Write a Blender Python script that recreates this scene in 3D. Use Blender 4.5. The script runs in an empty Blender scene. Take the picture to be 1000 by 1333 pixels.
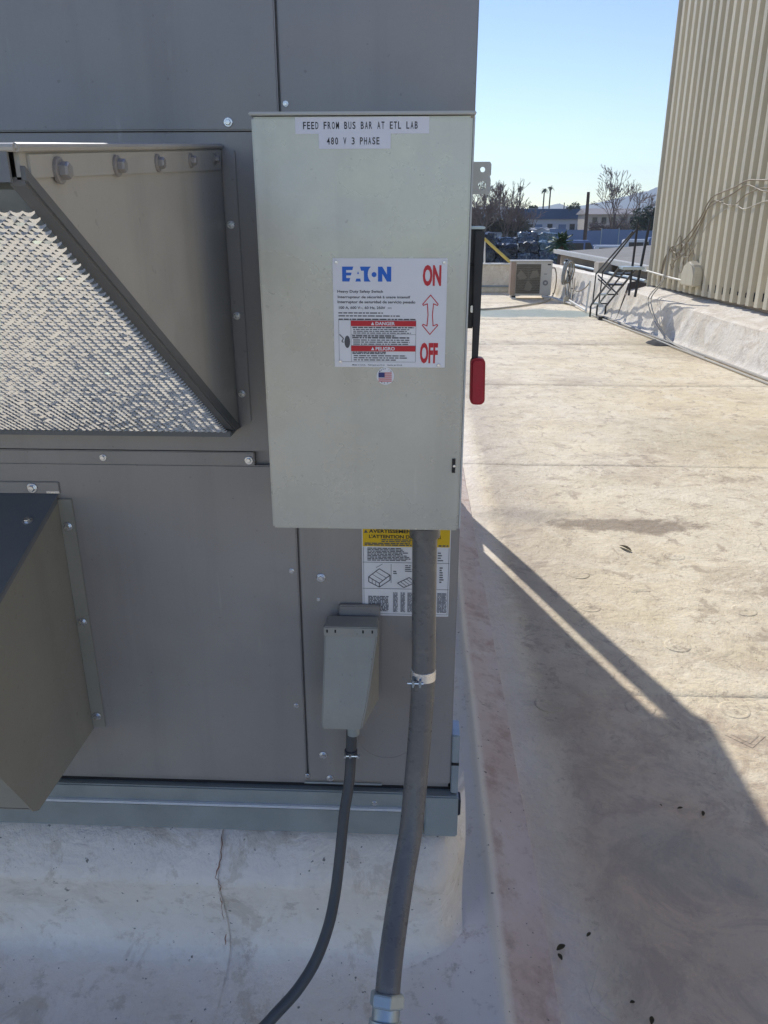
import bpy, bmesh, math, random
from mathutils import Vector, Matrix, noise as mnoise
R = math.radians
SC = bpy.context.scene
COL = SC.collection

# ------------------------------------------------------------------ camera
cd = bpy.data.cameras.new('camera')
cam = bpy.data.objects.new('camera', cd); COL.objects.link(cam)
cam.location = (0, -1.32, 1.575)
cam.rotation_euler = (R(90 - 20.6), 0, R(2.4))
cd.sensor_fit = 'HORIZONTAL'; cd.sensor_width = 36; cd.lens = 36.47
cd.clip_start = 0.05; cd.clip_end = 20000
SC.camera = cam

# ------------------------------------------------------------------ sky and sun
SUN_EL, SUN_AZ = 35.2, 18.8          # degrees; azimuth measured from +Y towards -X
w = bpy.data.worlds.new('World'); SC.world = w; w.use_nodes = True
wn = w.node_tree
sky = wn.nodes.new('ShaderNodeTexSky'); sky.sky_type = 'NISHITA'; sky.sun_disc = False
sky.sun_elevation = R(SUN_EL); sky.sun_rotation = R(-SUN_AZ)
sky.altitude = 100; sky.air_density = 1.0; sky.dust_density = 0.0; sky.ozone_density = 1.8
wn.nodes['Background'].inputs['Strength'].default_value = 0.076
hs = wn.nodes.new('ShaderNodeHueSaturation'); hs.inputs['Saturation'].default_value = 1.12; hs.inputs['Hue'].default_value = 0.518
wn.links.new(sky.outputs[0], hs.inputs['Color']); wn.links.new(hs.outputs[0], wn.nodes['Background'].inputs['Color'])
sd = bpy.data.lights.new('sun', 'SUN'); sd.energy = 2.0; sd.angle = R(0.55); sd.color = (1.0, 0.975, 0.935)
sun = bpy.data.objects.new('sun', sd); COL.objects.link(sun)
S = Vector((-math.sin(R(SUN_AZ)) * math.cos(R(SUN_EL)), math.cos(R(SUN_AZ)) * math.cos(R(SUN_EL)), math.sin(R(SUN_EL))))
sun.rotation_euler = S.to_track_quat('Z', 'Y').to_euler(); sun.location = S * 30
vs = SC.view_settings
vs.view_transform = 'Standard'; vs.look = 'None'; vs.gamma = 1; vs.exposure = 1.0; vs.use_curve_mapping = False
cy = SC.cycles; cy.max_bounces = 7; cy.diffuse_bounces = 4; cy.glossy_bounces = 3; cy.transmission_bounces = 2; cy.volume_bounces = 0; cy.sample_clamp_indirect = 6

# ------------------------------------------------------------------ helpers
rnd = random.Random(7)
LOC = {}
def nbm(): return bmesh.new()
def link(o, parent=None):
    COL.objects.link(o)
    if parent is not None:
        o.parent = parent
        l = LOC.get(parent.name)
        if l is not None: o.matrix_parent_inverse = Matrix.Translation(-l)
    return o
def mk(name, bm, mat, parent=None, bevel=0, seg=2, smooth=False, ang=35):
    if bevel:
        bm.normal_update()
        es = [e for e in bm.edges if len(e.link_faces) == 2 and e.calc_face_angle(0) > R(25)]
        bmesh.ops.bevel(bm, geom=es, offset=bevel, segments=seg, affect='EDGES', clamp_overlap=True)
    me = bpy.data.meshes.new(name); bm.normal_update(); bm.to_mesh(me); bm.free()
    mats = mat if isinstance(mat, (list, tuple)) else [mat]
    for m in mats:
        if m: me.materials.append(m)
    if smooth or bevel:
        me.polygons.foreach_set('use_smooth', [True] * len(me.polygons))
        me.set_sharp_from_angle(angle=R(ang))
    return link(bpy.data.objects.new(name, me), parent)
def tag(o, label, cat=None, group=None, kind=None):
    if label: o['label'] = label
    if cat: o['category'] = cat
    if group: o['group'] = group
    if kind: o['kind'] = kind
    return o
def thing(name, label, cat, loc=(0, 0, 0), group=None):
    o = bpy.data.objects.new(name, None); COL.objects.link(o); o.location = loc
    o.empty_display_size = .1
    LOC[o.name] = Vector(loc)
    return tag(o, label, cat, group)
def inst(name, me, loc, parent, rot=(0, 0, 0), scale=(1, 1, 1)):
    o = bpy.data.objects.new(name, me); o.location = loc; o.rotation_euler = rot; o.scale = scale
    return link(o, parent)
def box(bm, x0, x1, y0, y1, z0, z1, M=None, mi=0):
    vs_ = [bm.verts.new(Vector(p) if M is None else M @ Vector(p)) for p in
           ((x0,y0,z0),(x1,y0,z0),(x1,y1,z0),(x0,y1,z0),(x0,y0,z1),(x1,y0,z1),(x1,y1,z1),(x0,y1,z1))]
    for q in ((3,2,1,0),(4,5,6,7),(0,1,5,4),(1,2,6,5),(2,3,7,6),(3,0,4,7)):
        f = bm.faces.new([vs_[i] for i in q]); f.material_index = mi
    return bm
def bx(*a, **k): return box(nbm(), *a, **k)
def prism(bm, pts, a, b, axis=0):
    """extrude the polygon pts (2-D) along an axis between a and b"""
    def v(p, t):
        return (t, p[0], p[1]) if axis == 0 else ((p[0], t, p[1]) if axis == 1 else (p[0], p[1], t))
    A = [bm.verts.new(v(p, a)) for p in pts]; B = [bm.verts.new(v(p, b)) for p in pts]
    n = len(pts)
    bm.faces.new(A); bm.faces.new(B[::-1])
    for i in range(n): bm.faces.new((A[(i+1) % n], A[i], B[i], B[(i+1) % n]))
    bmesh.ops.recalc_face_normals(bm, faces=bm.faces[:])
    return bm
def ring_frames(pts):
    pts = [Vector(p) for p in pts]; fr = []; up = None
    for i, p in enumerate(pts):
        t = (pts[min(i+1, len(pts)-1)] - pts[max(i-1, 0)])
        t = t.normalized() if t.length > 1e-9 else Vector((0, 0, 1))
        if up is None:
            up = t.orthogonal().normalized()
        else:
            up = up - t * up.dot(t)
            up = up.normalized() if up.length > 1e-6 else t.orthogonal().normalized()
        fr.append((p, up.copy(), t.cross(up)))
    return fr
def tube(bm, pts, r, seg=8, cap=True):
    rs = r if isinstance(r, (list, tuple)) else [r] * len(pts)
    rows = []
    for (p, u, v), rr in zip(ring_frames(pts), rs):
        rows.append([bm.verts.new(p + (u * math.cos(2*math.pi*k/seg) + v * math.sin(2*math.pi*k/seg)) * rr) for k in range(seg)])
    for a, b in zip(rows, rows[1:]):
        for k in range(seg): bm.faces.new((a[k], a[(k+1) % seg], b[(k+1) % seg], b[k]))
    if cap and seg > 2:
        bm.faces.new(rows[0][::-1]); bm.faces.new(rows[-1])
    return bm
def lathe(bm, prof, seg=16, M=None):
    """prof: (r, h) pairs round local Z"""
    rows = []
    for r, h in prof:
        rows.append([bm.verts.new((M or Matrix()) @ Vector((max(r, 1e-5) * math.cos(2*math.pi*k/seg), max(r, 1e-5) * math.sin(2*math.pi*k/seg), h))) for k in range(seg)])
    for a, b in zip(rows, rows[1:]):
        for k in range(seg): bm.faces.new((a[k], a[(k+1) % seg], b[(k+1) % seg], b[k]))
    bm.faces.new(rows[0][::-1]); bm.faces.new(rows[-1])
    return bm
def smooth_path(ctrl, n=8):
    c = [Vector(p) for p in ctrl]; out = []
    for i in range(len(c) - 1):
        p0, p1, p2, p3 = c[max(i-1, 0)], c[i], c[i+1], c[min(i+2, len(c)-1)]
        for k in range(n):
            t = k / n
            out.append(0.5 * ((2*p1) + (p2-p0)*t + (2*p0-5*p1+4*p2-p3)*t*t + (3*p1-p0-3*p2+p3)*t*t*t))
    out.append(c[-1]); return out
def N(p, s=1.0, seed=0): return mnoise.noise(Vector((p[0]*s + seed*7.3, p[1]*s - seed*3.1, (p[2] if len(p) > 2 else 0)*s + seed)))
def grid(bm, xs, ys, fn):
    rows = [[bm.verts.new(fn(x, y)) for x in xs] for y in ys]
    for j in range(len(ys)-1):
        for i in range(len(xs)-1):
            bm.faces.new((rows[j][i], rows[j][i+1], rows[j+1][i+1], rows[j+1][i]))
    return bm
def lin(a, b, n): return [a + (b-a)*i/n for i in range(n+1)]

# ------------------------------------------------------------------ materials
class NT:
    def __init__(s, name):
        s.m = bpy.data.materials.new(name); s.m.use_nodes = True; s.t = s.m.node_tree
        s.b = s.t.nodes['Principled BSDF']
        tc = s.t.nodes.new('ShaderNodeTexCoord'); s.co = tc.outputs['Object']
    def n(s, typ, **kw):
        nd = s.t.nodes.new(typ)
        for k, v in kw.items():
            if k in nd.inputs: s.put(nd.inputs[k], v)
            else: setattr(nd, k, v)
        return nd
    def put(s, sock, v):
        if hasattr(v, 'is_output'): s.t.links.new(v, sock)
        else: sock.default_value = v
    def noise(s, scale, detail=4, rough=.55, vec=None, dist=0):
        nd = s.t.nodes.new('ShaderNodeTexNoise')
        nd.inputs['Scale'].default_value = scale; nd.inputs['Detail'].default_value = detail
        nd.inputs['Roughness'].default_value = rough; nd.inputs['Distortion'].default_value = dist
        s.put(nd.inputs['Vector'], vec if vec is not None else s.co)
        return nd.outputs['Fac']
    def mapped(s, scale=(1, 1, 1), loc=(0, 0, 0), rot=(0, 0, 0)):
        nd = s.t.nodes.new('ShaderNodeMapping'); s.put(nd.inputs['Vector'], s.co)
        nd.inputs['Scale'].default_value = scale; nd.inputs['Location'].default_value = loc; nd.inputs['Rotation'].default_value = rot
        return nd.outputs[0]
    def ramp(s, fac, lo, hi, a=0.0, b=1.0):
        nd = s.t.nodes.new('ShaderNodeMapRange'); nd.clamp = True
        s.put(nd.inputs[0], fac)
        for i, v in zip((1, 2, 3, 4), (lo, hi, a, b)): nd.inputs[i].default_value = v
        return nd.outputs[0]
    def math(s, op, a, b=0.0):
        nd = s.t.nodes.new('ShaderNodeMath'); nd.operation = op
        s.put(nd.inputs[0], a); s.put(nd.inputs[1], b); return nd.outputs[0]
    def mix(s, fac, a, b, mode='MIX'):
        nd = s.t.nodes.new('ShaderNodeMix'); nd.data_type = 'RGBA'; nd.blend_type = mode
        s.put(nd.inputs[0], fac)
        s.put(nd.inputs[6], a if hasattr(a, 'is_output') else (*a, 1)); s.put(nd.inputs[7], b if hasattr(b, 'is_output') else (*b, 1))
        return nd.outputs[2]
    def sep(s):
        nd = s.t.nodes.new('ShaderNodeSeparateXYZ'); s.put(nd.inputs[0], s.co); return nd.outputs
    def bump(s, h, strength=.2, dist=.01, normal=None):
        nd = s.t.nodes.new('ShaderNodeBump'); nd.inputs['Strength'].default_value = strength; nd.inputs['Distance'].default_value = dist
        s.put(nd.inputs['Height'], h)
        if normal is not None: s.put(nd.inputs['Normal'], normal)
        return nd.outputs[0]
    def done(s, col=None, rough=None, metal=None, normal=None, **kw):
        I = s.b.inputs
        if col is not None: s.put(I['Base Color'], col if hasattr(col, 'is_output') else (*col, 1))
        if rough is not None: s.put(I['Roughness'], rough)
        if metal is not None: s.put(I['Metallic'], metal)
        if normal is not None: s.put(I['Normal'], normal)
        for k, v in kw.items(): s.put(I[k], v)
        return s.m
def paint(name, c, rough=.5, metal=0, var=.14, scale=3, fine=60, bump=.04, dirt_glint=None, dirt_glint_amt=.5, spec=.4, streak=0.0, wavy=0.0, scuff=0.0):
    n = NT(name)
    a = n.noise(scale, 5, .6); f = n.noise(fine, 3, .6)
    v = n.math('ADD', n.math('MULTIPLY', n.ramp(a, .3, .7), .7), n.math('MULTIPLY', f, .3))
    col = n.mix(v, tuple(x*(1-var) for x in c), tuple(min(1, x*(1+var)) for x in c))
    if dirt_glint:
        d = n.ramp(n.noise(scale*2.3, 7, .68), .52, .74, 0, dirt_glint_amt)
        col = n.mix(d, col, dirt_glint)
    if streak:
        st = n.ramp(n.noise(14, 4, .6, n.mapped((1, 1, .06))), .5, .75, 0, streak)
        col = n.mix(st, col, tuple(x*.6 for x in c))
    if scuff:
        sc = n.math('MULTIPLY', n.ramp(n.noise(38, 3, .5, n.mapped((1, 1, .12), (0, 0, 0), (0, .5, 0))), .66, .72, 0, scuff), n.ramp(n.noise(4, 4), .5, .62))
        col = n.mix(sc, col, tuple(min(1, x*1.5) for x in c))
        col = n.mix(n.ramp(n.noise(95, 2, .5), .70, .735, 0, scuff), col, tuple(x*.45 for x in c))
    rr = n.ramp(n.noise(scale*4, 4), .3, .7, rough*.8, min(1, rough*1.25))
    nm = n.bump(f, bump, .004) if bump else None
    if wavy: nm = n.bump(n.noise(2.6, 2, .4), wavy, .05, nm) if nm is not None else n.bump(n.noise(2.6, 2, .4), wavy, .05)
    return n.done(col, rr, metal, nm, **{'Specular IOR Level': spec})

M = {}
M['panel'] = paint('unit_paint', (.345, .322, .302), .36, .15, .12, 2.2, 180, .03, (.27, .24, .21), .35, .5, streak=.28, wavy=.22, scuff=.35)
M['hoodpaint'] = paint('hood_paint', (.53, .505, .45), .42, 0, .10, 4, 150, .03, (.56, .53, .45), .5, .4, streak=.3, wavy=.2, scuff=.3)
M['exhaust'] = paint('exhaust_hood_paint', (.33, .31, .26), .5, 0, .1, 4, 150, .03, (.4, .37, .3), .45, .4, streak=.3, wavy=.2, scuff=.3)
M['hooddark'] = paint('hood_top_paint', (.2, .21, .22), .45, 0, .1, 4, 150, .03, (.13, .14, .15), .3)
M['edge'] = paint('hood_frame_shade', (.17, .172, .172), .5, 0, .1, 5)  # dark tone puts the shade of the downward-facing frame into the colour
M['box'] = paint('switch_paint', (.545, .545, .49), .28, .35, .16, 3.0, 220, .03, (.48, .47, .42), .6, .5, streak=.3, wavy=.3, scuff=.3)
M['boxedge'] = paint('switch_edge_paint', (.58, .58, .54), .4, 0, .05, 4)
M['galv'] = paint('galvanised_steel', (.46, .52, .54), .40, .75, .14, 9, 70, .03, (.33, .37, .38), .4)
M['rail'] = paint('rail_steel', (.40, .44, .44), .42, .5, .12, 4, 90, .03, (.25, .29, .29), .45)
M['zinc'] = paint('bright_zinc', (.75, .76, .78), .28, .95, .08, 30)
M['alu'] = paint('bright_aluminium', (.95, .96, .97), .17, 1.0, .04, 40, 200, 0)
M['black'] = paint('black_plastic', (.018, .019, .021), .42, 0, .2, 20)
M['blackmetal'] = paint('black_metal', (.03, .03, .035), .38, 0, .25, 14)
M['lip'] = paint('sky_glint_lip', (.85, .86, .86), .3, 0, .04, 20)  # near-white colour paints the sky's reflection along the rail edge
M['gap'] = paint('dark_gap', (.02, .02, .022), .8, 0, .1)
M['red'] = paint('red_grip', (.42, .02, .035), .45, 0, .12, 25, 160, .03)
M['gripdark'] = paint('grip_groove', (.25, .012, .02), .5, 0, .1, 25)
M['conduit'] = paint('conduit_jacket', (.155, .152, .15), .30, 0, .1, 14, 140, .03, (.28, .26, .23), .5, scuff=.4)
M['conduit2'] = paint('dark_conduit_jacket', (.085, .09, .095), .4, 0, .1, 14, 140, .03)
M['plastic'] = paint('outlet_plastic', (.36, .35, .31), .42, 0, .08, 9, 200, .02, (.42, .40, .34), .5, scuff=.4, streak=.2)
M['white'] = paint('white_print', (.86, .85, .86), .45, 0, .03, 20)
M['labelw'] = paint('label_white', (.86, .85, .88), .5, 0, .03, 30)
M['ink'] = paint('black_ink', (.035, .035, .038), .6, 0, .1)
M['grey_ink'] = paint('grey_ink', (.22, .22, .23), .6, 0, .1)
M['soft_ink'] = paint('soft_ink', (.12, .12, .125), .6, 0, .1)
M['blue_ink'] = paint('blue_ink', (.03, .16, .62), .5, 0, .05)
M['red_ink'] = paint('red_ink', (.62, .035, .045), .5, 0, .06)
M['navy_ink'] = paint('navy_ink', (.05, .06, .2), .5, 0, .06)
M['yellow'] = paint('yellow_print', (.82, .53, .02), .5, 0, .05)
M['tan'] = paint('tan_cladding', (.62, .56, .42), .5, 0, .07, .8, 40, .02, (.52, .45, .32), .35, .35, streak=.2)
nt = M['tan'].node_tree; oi = nt.nodes.new('ShaderNodeObjectInfo'); hv = nt.nodes.new('ShaderNodeHueSaturation'); mr = nt.nodes.new('ShaderNodeMapRange')
mr.inputs[3].default_value = .88; mr.inputs[4].default_value = 1.06; nt.links.new(oi.outputs['Random'], mr.inputs[0]); nt.links.new(mr.outputs[0], hv.inputs['Value'])
bc = nt.nodes['Principled BSDF'].inputs['Base Color']; src = bc.links[0].from_socket; nt.links.new(src, hv.inputs['Color']); nt.links.new(hv.outputs[0], bc)
M['tantrim'] = paint('tan_trim', (.62, .58, .48), .5, 0, .06, 2)
M['pvc'] = paint('white_pvc', (.72, .70, .64), .5, 0, .08, 6, 60, .02, (.5, .46, .38), .35)
M['cable'] = paint('brown_cable', (.26, .21, .145), .6, 0, .2, 9)
M['cable_pale'] = paint('pale_cable', (.45, .41, .33), .55, 0, .12, 9)
M['acbody'] = paint('condenser_paint', (.55, .54, .50), .5, 0, .06, 4, 60, .02, (.42, .33, .24), .35)
M['acside'] = paint('condenser_side', (.34, .26, .21), .5, 0, .12, 4)
M['grille'] = paint('grille_wire', (.27, .25, .21), .5, 0, .1, 12)
M['recess'] = paint('fan_recess', (.13, .12, .10), .6, 0, .1, 12)
M['fan'] = paint('fan_blade', (.05, .05, .055), .5, 0, .1, 12)
M['yellowpipe'] = paint('yellow_pipe', (.62, .48, .12), .5, 0, .14, 8, 60, .02, (.5, .4, .2), .4)
M['gravelroof'] = paint('mineral_roof', (.25, .235, .21), .9, 0, .12, .9, 30, .3, (.4, .37, .31), .4)
M['brownwall'] = paint('weathered_wall', (.34, .27, .2), .85, 0, .25, 1.6, 30, .2, (.2, .16, .12), .6)
M['bark'] = paint('bark', (.12, .09, .07), .9, 0, .25, 2, 30, .3)
M['twig'] = paint('twigs', (.22, .17, .14), .9, 0, .2, 2)
M['leaf'] = paint('dark_leaves', (.06, .075, .035), .7, 0, .35, .6)
M['dusty'] = paint('dusty_leaves', (.13, .115, .075), .8, 0, .35, .6)
M['palmleaf'] = paint('palm_leaves', (.05, .095, .035), .6, 0, .3, 2)
M['bale'] = paint('blue_wrap', (.05, .075, .12), .22, 0, .5, 2.2, 9, .9, (.40, .46, .52), .9)  # pale patches in these three wraps paint glints off the plastic
M['bale2'] = paint('black_wrap', (.028, .03, .036), .28, 0, .5, 2.0, 9, .9, (.2, .21, .23), .5)
M['bale3'] = paint('teal_wrap', (.09, .15, .18), .22, 0, .5, 2.4, 9, .9, (.5, .55, .58), .9)
M['tarp'] = paint('grey_tarp', (.42, .43, .43), .55, 0, .15, .4, 6, .4)
M['pink'] = paint('pink_tarp', (.55, .2, .27), .55, 0, .2, .5, 6, .3)
M['navyroof'] = paint('navy_roof', (.075, .105, .155), .6, 0, .12, .15, 4, .1)
M['palewall'] = paint('pale_blue_wall', (.52, .56, .62), .7, 0, .08, .1, 3, .1)
M['creamwall'] = paint('cream_wall', (.52, .46, .38), .75, 0, .1, .2, 3, .1)
M['rooftile'] = paint('grey_roof', (.34, .31, .29), .8, 0, .1, .3, 4, .1)
M['glass'] = NT('dark_glass').done((.03, .035, .045), .12, 0)
M['vanwhite'] = paint('van_white', (.72, .73, .75), .3, 0, .04, 1)
M['vanblue'] = paint('van_blue', (.12, .18, .36), .32, 0, .1, 1)
M['fenceblue'] = paint('blue_screen', (.17, .23, .36), .7, 0, .12, .4, 6, .1)
M['soil'] = paint('dry_soil', (.30, .25, .19), .95, 0, .2, .05, 2, .3, (.17, .15, .11), .6)
M['hill'] = paint('hill_scrub', (.14, .13, .12), .95, 0, .2, .004, .05, .1)
M['wood'] = paint('wooden_pole', (.1, .07, .05), .9, 0, .2, 2)
M['dryleaf'] = paint('dry_leaf', (.13, .105, .06), .8, 0, .3, 60)

def membrane(name, base, warm, stains_tints=True, k=1.0):
    n = NT(name); n.co = n.t.nodes.new('ShaderNodeNewGeometry').outputs['Position']; X, Y, Z = n.sep()
    big = n.noise(.55, 6, .62, None, .6); mid = n.noise(2.6, 7, .66, None, .4); fine = n.noise(26, 5, .65)
    stre = n.noise(3.2, 6, .62, n.mapped((.8, 1.1, 1)), .9)
    col = n.mix(n.ramp(big, .36, .64), base, warm)
    col = n.mix(n.ramp(stre, .46, .70, 0, .75 * k), col, tuple(x*.80 for x in warm))
    col = n.mix(n.ramp(mid, .54, .66, 0, .6), col, tuple(x*1.03 for x in base))
    col = n.mix(n.ramp(n.noise(1.1, 8, .7, n.mapped((1, 1, 1), (5, 2, 0))), .50, .66, 0, .6 * k), col, (.54, .43, .31))
    col = n.mix(n.ramp(fine, .56, .78, 0, .5 * k), col, (.42, .34, .25))
    col = n.mix(n.ramp(n.noise(7, 8, .72, None, 1.2), .55, .72, 0, .5 * k), col, (.48, .38, .28))
    speck = n.ramp(n.noise(75, 2, .5), .715, .75, 0, .8)
    col = n.mix(speck, col, (.09, .08, .065))
    col = n.mix(n.ramp(n.noise(4.2, 9, .7, n.mapped((1.05, .95, 1), (3, 9, 0)), .8), .525, .575, 0, .7), col, tuple(x*1.045 for x in base))
    col = n.mix(n.ramp(n.noise(6.5, 9, .72, n.mapped((1.05, .95, 1), (8, 1, 0)), .6), .555, .61, 0, .7 * k), col, (.50, .40, .28))
    col = n.mix(n.ramp(n.noise(17, 7, .75, n.mapped((1, 1, 1), (1, 4, 0))), .58, .64, 0, .6 * k), col, (.38, .29, .20))
    # scuffs: thin short dark and pale scratches
    vo = n.n('ShaderNodeTexVoronoi', feature='DISTANCE_TO_EDGE'); vo.inputs['Scale'].default_value = 2.1
    n.put(vo.inputs['Vector'], n.n('ShaderNodeVectorMath', operation='ADD', **{}).outputs[0])
    va = vo.inputs['Vector'].links[0].from_node
    n.put(va.inputs[0], n.co)
    nz = n.n('ShaderNodeTexNoise'); nz.inputs['Scale'].default_value = 3; n.put(nz.inputs['Vector'], n.co)
    sc = n.n('ShaderNodeVectorMath', operation='SCALE'); n.put(sc.inputs[0], nz.outputs['Color']); sc.inputs['Scale'].default_value = .5
    n.put(va.inputs[1], sc.outputs[0])
    crack = n.math('MULTIPLY', n.ramp(vo.outputs['Distance'], .0, .006, .55, 0), n.ramp(n.noise(1.7, 3), .52, .6))
    col = n.mix(crack, col, (.24, .19, .14))
    if stains_tints:
        def blot(cx, cy, rx, ry, ns, lo, hi, amt, c, na=1.5):
            nonlocal col
            dx = n.math('DIVIDE', n.math('SUBTRACT', X, cx), rx); dy = n.math('DIVIDE', n.math('SUBTRACT', Y, cy), ry)
            d = n.math('SQRT', n.math('ADD', n.math('POWER', n.math('ABSOLUTE', dx), 2), n.math('POWER', n.math('ABSOLUTE', dy), 2)))
            d = n.math('ADD', d, n.math('MULTIPLY', n.math('SUBTRACT', n.noise(ns, 7, .68), .5), na))
            col = n.mix(n.ramp(d, lo, hi, amt, 0), col, c)
        pale_strip = n.math('MULTIPLY', n.ramp(n.math('ADD', X, n.math('MULTIPLY', n.math('SUBTRACT', n.noise(1.6, 5, .6), .5), .10)), .37, .46, .65, 0), n.ramp(X, .25, .3)); col = n.mix(pale_strip, col, (.92, .81, .69))  # paler strip along the flashing edge, fading out to its right
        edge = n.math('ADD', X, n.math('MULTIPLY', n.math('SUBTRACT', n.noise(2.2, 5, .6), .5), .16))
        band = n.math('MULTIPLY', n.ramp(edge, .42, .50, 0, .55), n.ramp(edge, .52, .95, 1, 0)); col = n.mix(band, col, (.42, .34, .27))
        blot(1.20, 2.72, .62, .13, 3.2, .45, .9, .8, (.30, .225, .155), 4.0)
        blot(.62, 2.85, .42, .16, 4, .3, 1.1, .5, (.30, .25, .20))
        blot(2.0, 13.1, 1.35, .75, 1.2, .75, 1.0, .8, (.22, .30, .27))
        blot(.70, .10, .42, .95, 3.5, .2, 1.15, .85, (.80, .59, .39))  # pinkish-brown ground tone, warmed to offset the blue cast of the shade here
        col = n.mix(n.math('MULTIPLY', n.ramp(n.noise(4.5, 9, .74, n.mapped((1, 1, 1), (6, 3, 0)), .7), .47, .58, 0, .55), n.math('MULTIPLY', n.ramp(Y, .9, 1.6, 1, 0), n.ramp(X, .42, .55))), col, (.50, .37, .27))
        blot(.72, .32, .22, .16, 6, .4, 1.1, .3, (.38, .40, .32))
        blot(1.0, .2, .2, .14, 6, .4, 1.1, .3, (.38, .40, .32))
        blot(3.4, 9.3, .9, 1.1, 2, .3, 1.1, .5, (.36, .29, .17))
        blot(2.4, 4.6, 1.0, .7, 2, .2, 1.1, .35, (.42, .34, .20))
    h = n.math('ADD', n.math('MULTIPLY', mid, 1.0), n.math('MULTIPLY', fine, .25))
    nm = n.bump(h, .55, .035)
    cr = n.noise(5.5, 6, .7, n.mapped((1, .8, 1), (2, 2, 0)), 1.6); nm = n.bump(n.math('ABSOLUTE', n.math('SUBTRACT', cr, .5)), .3, .03, nm)
    nm = n.bump(n.noise(9, 4, .6, n.mapped((1, .9, 1)), 1.0), .25, .015, nm)
    return n.done(col, n.ramp(mid, .3, .7, .55, .8), 0, nm, **{'Specular IOR Level': .35})
M['sealant'] = paint('old_sealant', (.34, .18, .12), .85, 0, .5, 40, 200, .3)
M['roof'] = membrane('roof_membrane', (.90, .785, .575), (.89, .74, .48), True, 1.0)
M['curb'] = membrane('curb_membrane', (.95, .88, .79), (.93, .84, .73), False, .5)
M['par'] = membrane('parapet_membrane', (.86, .78, .65), (.80, .70, .53), False, .6)
def flashing():
    n = NT('flashing_membrane'); X, Y, Z = n.sep()
    mid = n.noise(3.5, 7, .65); fine = n.noise(30, 5, .6)
    col = n.mix(n.ramp(mid, .35, .65), (.92, .86, .79), (.84, .76, .67))
    pk = n.math('MULTIPLY', n.ramp(X, .205, .225), n.ramp(n.noise(5, 5, .6), .25, .7, .25, .9))
    col = n.mix(pk, col, (.68, .49, .39))
    col = n.mix(n.math('MULTIPLY', n.ramp(X, .20, .225), n.ramp(n.noise(9, 8, .72), .50, .64, 0, .7)), col, (.50, .33, .25))
    col = n.mix(n.ramp(n.noise(14, 8, .75), .58, .66, 0, .5), col, (.40, .31, .25))
    # pale beige line along the fold
    dx = n.math('ABSOLUTE', n.math('SUBTRACT', X, n.math('ADD', .2, n.math('MULTIPLY', n.math('SUBTRACT', n.noise(3, 3), .5), .03))))
    col = n.mix(n.ramp(dx, .003, .022, .85, 0), col, (.92, .82, .64))
    col = n.mix(n.ramp(fine, .62, .8, 0, .5), col, (.28, .22, .18))
    col = n.mix(n.ramp(n.noise(70, 2), .70, .74, 0, .8), col, (.10, .08, .07))
    return n.done(col, .65, 0, n.bump(n.math('ADD', mid, n.math('MULTIPLY', fine, .3)), .3, .012))
M['flash'] = flashing()

# text laid flat on a face that looks towards -Y
def font_mesh(s, bold=0.0):
    cu = bpy.data.curves.new('lettering', 'FONT'); cu.body = s; cu.size = 1; cu.offset = bold; cu.resolution_u = 3
    o = bpy.data.objects.new('lettering', cu); COL.objects.link(o)
    bpy.context.view_layer.update()
    me = bpy.data.meshes.new_from_object(o.evaluated_get(bpy.context.evaluated_depsgraph_get()))
    bpy.data.objects.remove(o); bpy.data.curves.remove(cu)
    return me
def lettering(s, x0, x1, z0, z1, y, mat, parent, bold=0.0, name='lettering'):
    me = font_mesh(s, bold); xs = [v.co.x for v in me.vertices]; zs = [v.co.y for v in me.vertices]
    a, b, c, d = min(xs), max(xs), min(zs), max(zs)
    for v in me.vertices:
        v.co = (x0 + (v.co.x - a) / (b - a) * (x1 - x0), y, z0 + (v.co.y - c) / (d - c) * (z1 - z0))
    me.materials.clear(); me.materials.append(mat); me.name = name
    return link(bpy.data.objects.new(name, me), parent)
def typed(s, x0, x1, z0, z1, y, mat, parent):
    """fixed-pitch lettering of a label maker"""
    bm = nbm(); n = len(s); ad = (x1 - x0) / n
    for i, ch in enumerate(s):
        if ch == ' ': continue
        me = font_mesh(ch, .012); xs = [v.co.x for v in me.vertices]; zs = [v.co.y for v in me.vertices]
        a, b, c, d = min(xs), max(xs), min(zs), max(zs)
        wd = ad * (.70 if ch not in 'I1' else .34); cx = x0 + (i + .5) * ad
        for v in me.vertices:
            v.co = (cx + ((v.co.x - a) / (b - a) - .5) * wd, y, z0 + (v.co.y - c) / (d - c) * (z1 - z0))
        bm.from_mesh(me); bpy.data.meshes.remove(me)
    return mk('lettering', bm, mat, parent)
def flat(bm, pts, y):
    f = bm.faces.new([bm.verts.new((p[0], y, p[1])) for p in pts]); f.normal_update()
    if f.normal.y > 0: f.normal_flip()
    return bm
def rect(bm, x0, x1, z0, z1, y): return flat(bm, [(x0, z0), (x1, z0), (x1, z1), (x0, z1)], y)
def fine_print(bm, x0, x1, z0, z1, y, rows, fill=.55, r=None, ragged=.35):
    r = r or rnd; ph = (z1 - z0) / rows
    for i in range(rows):
        z = z1 - (i + 1) * ph; x = x0; end = x1 - (x1 - x0) * r.random() * ragged
        while x < end:
            wl = ph * r.uniform(.8, 3.6)
            rect(bm, x, min(x + wl, end), z + ph * (1 - fill) / 2, z + ph * (1 + fill) / 2, y); x += wl + ph * .45
    return bm

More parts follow.
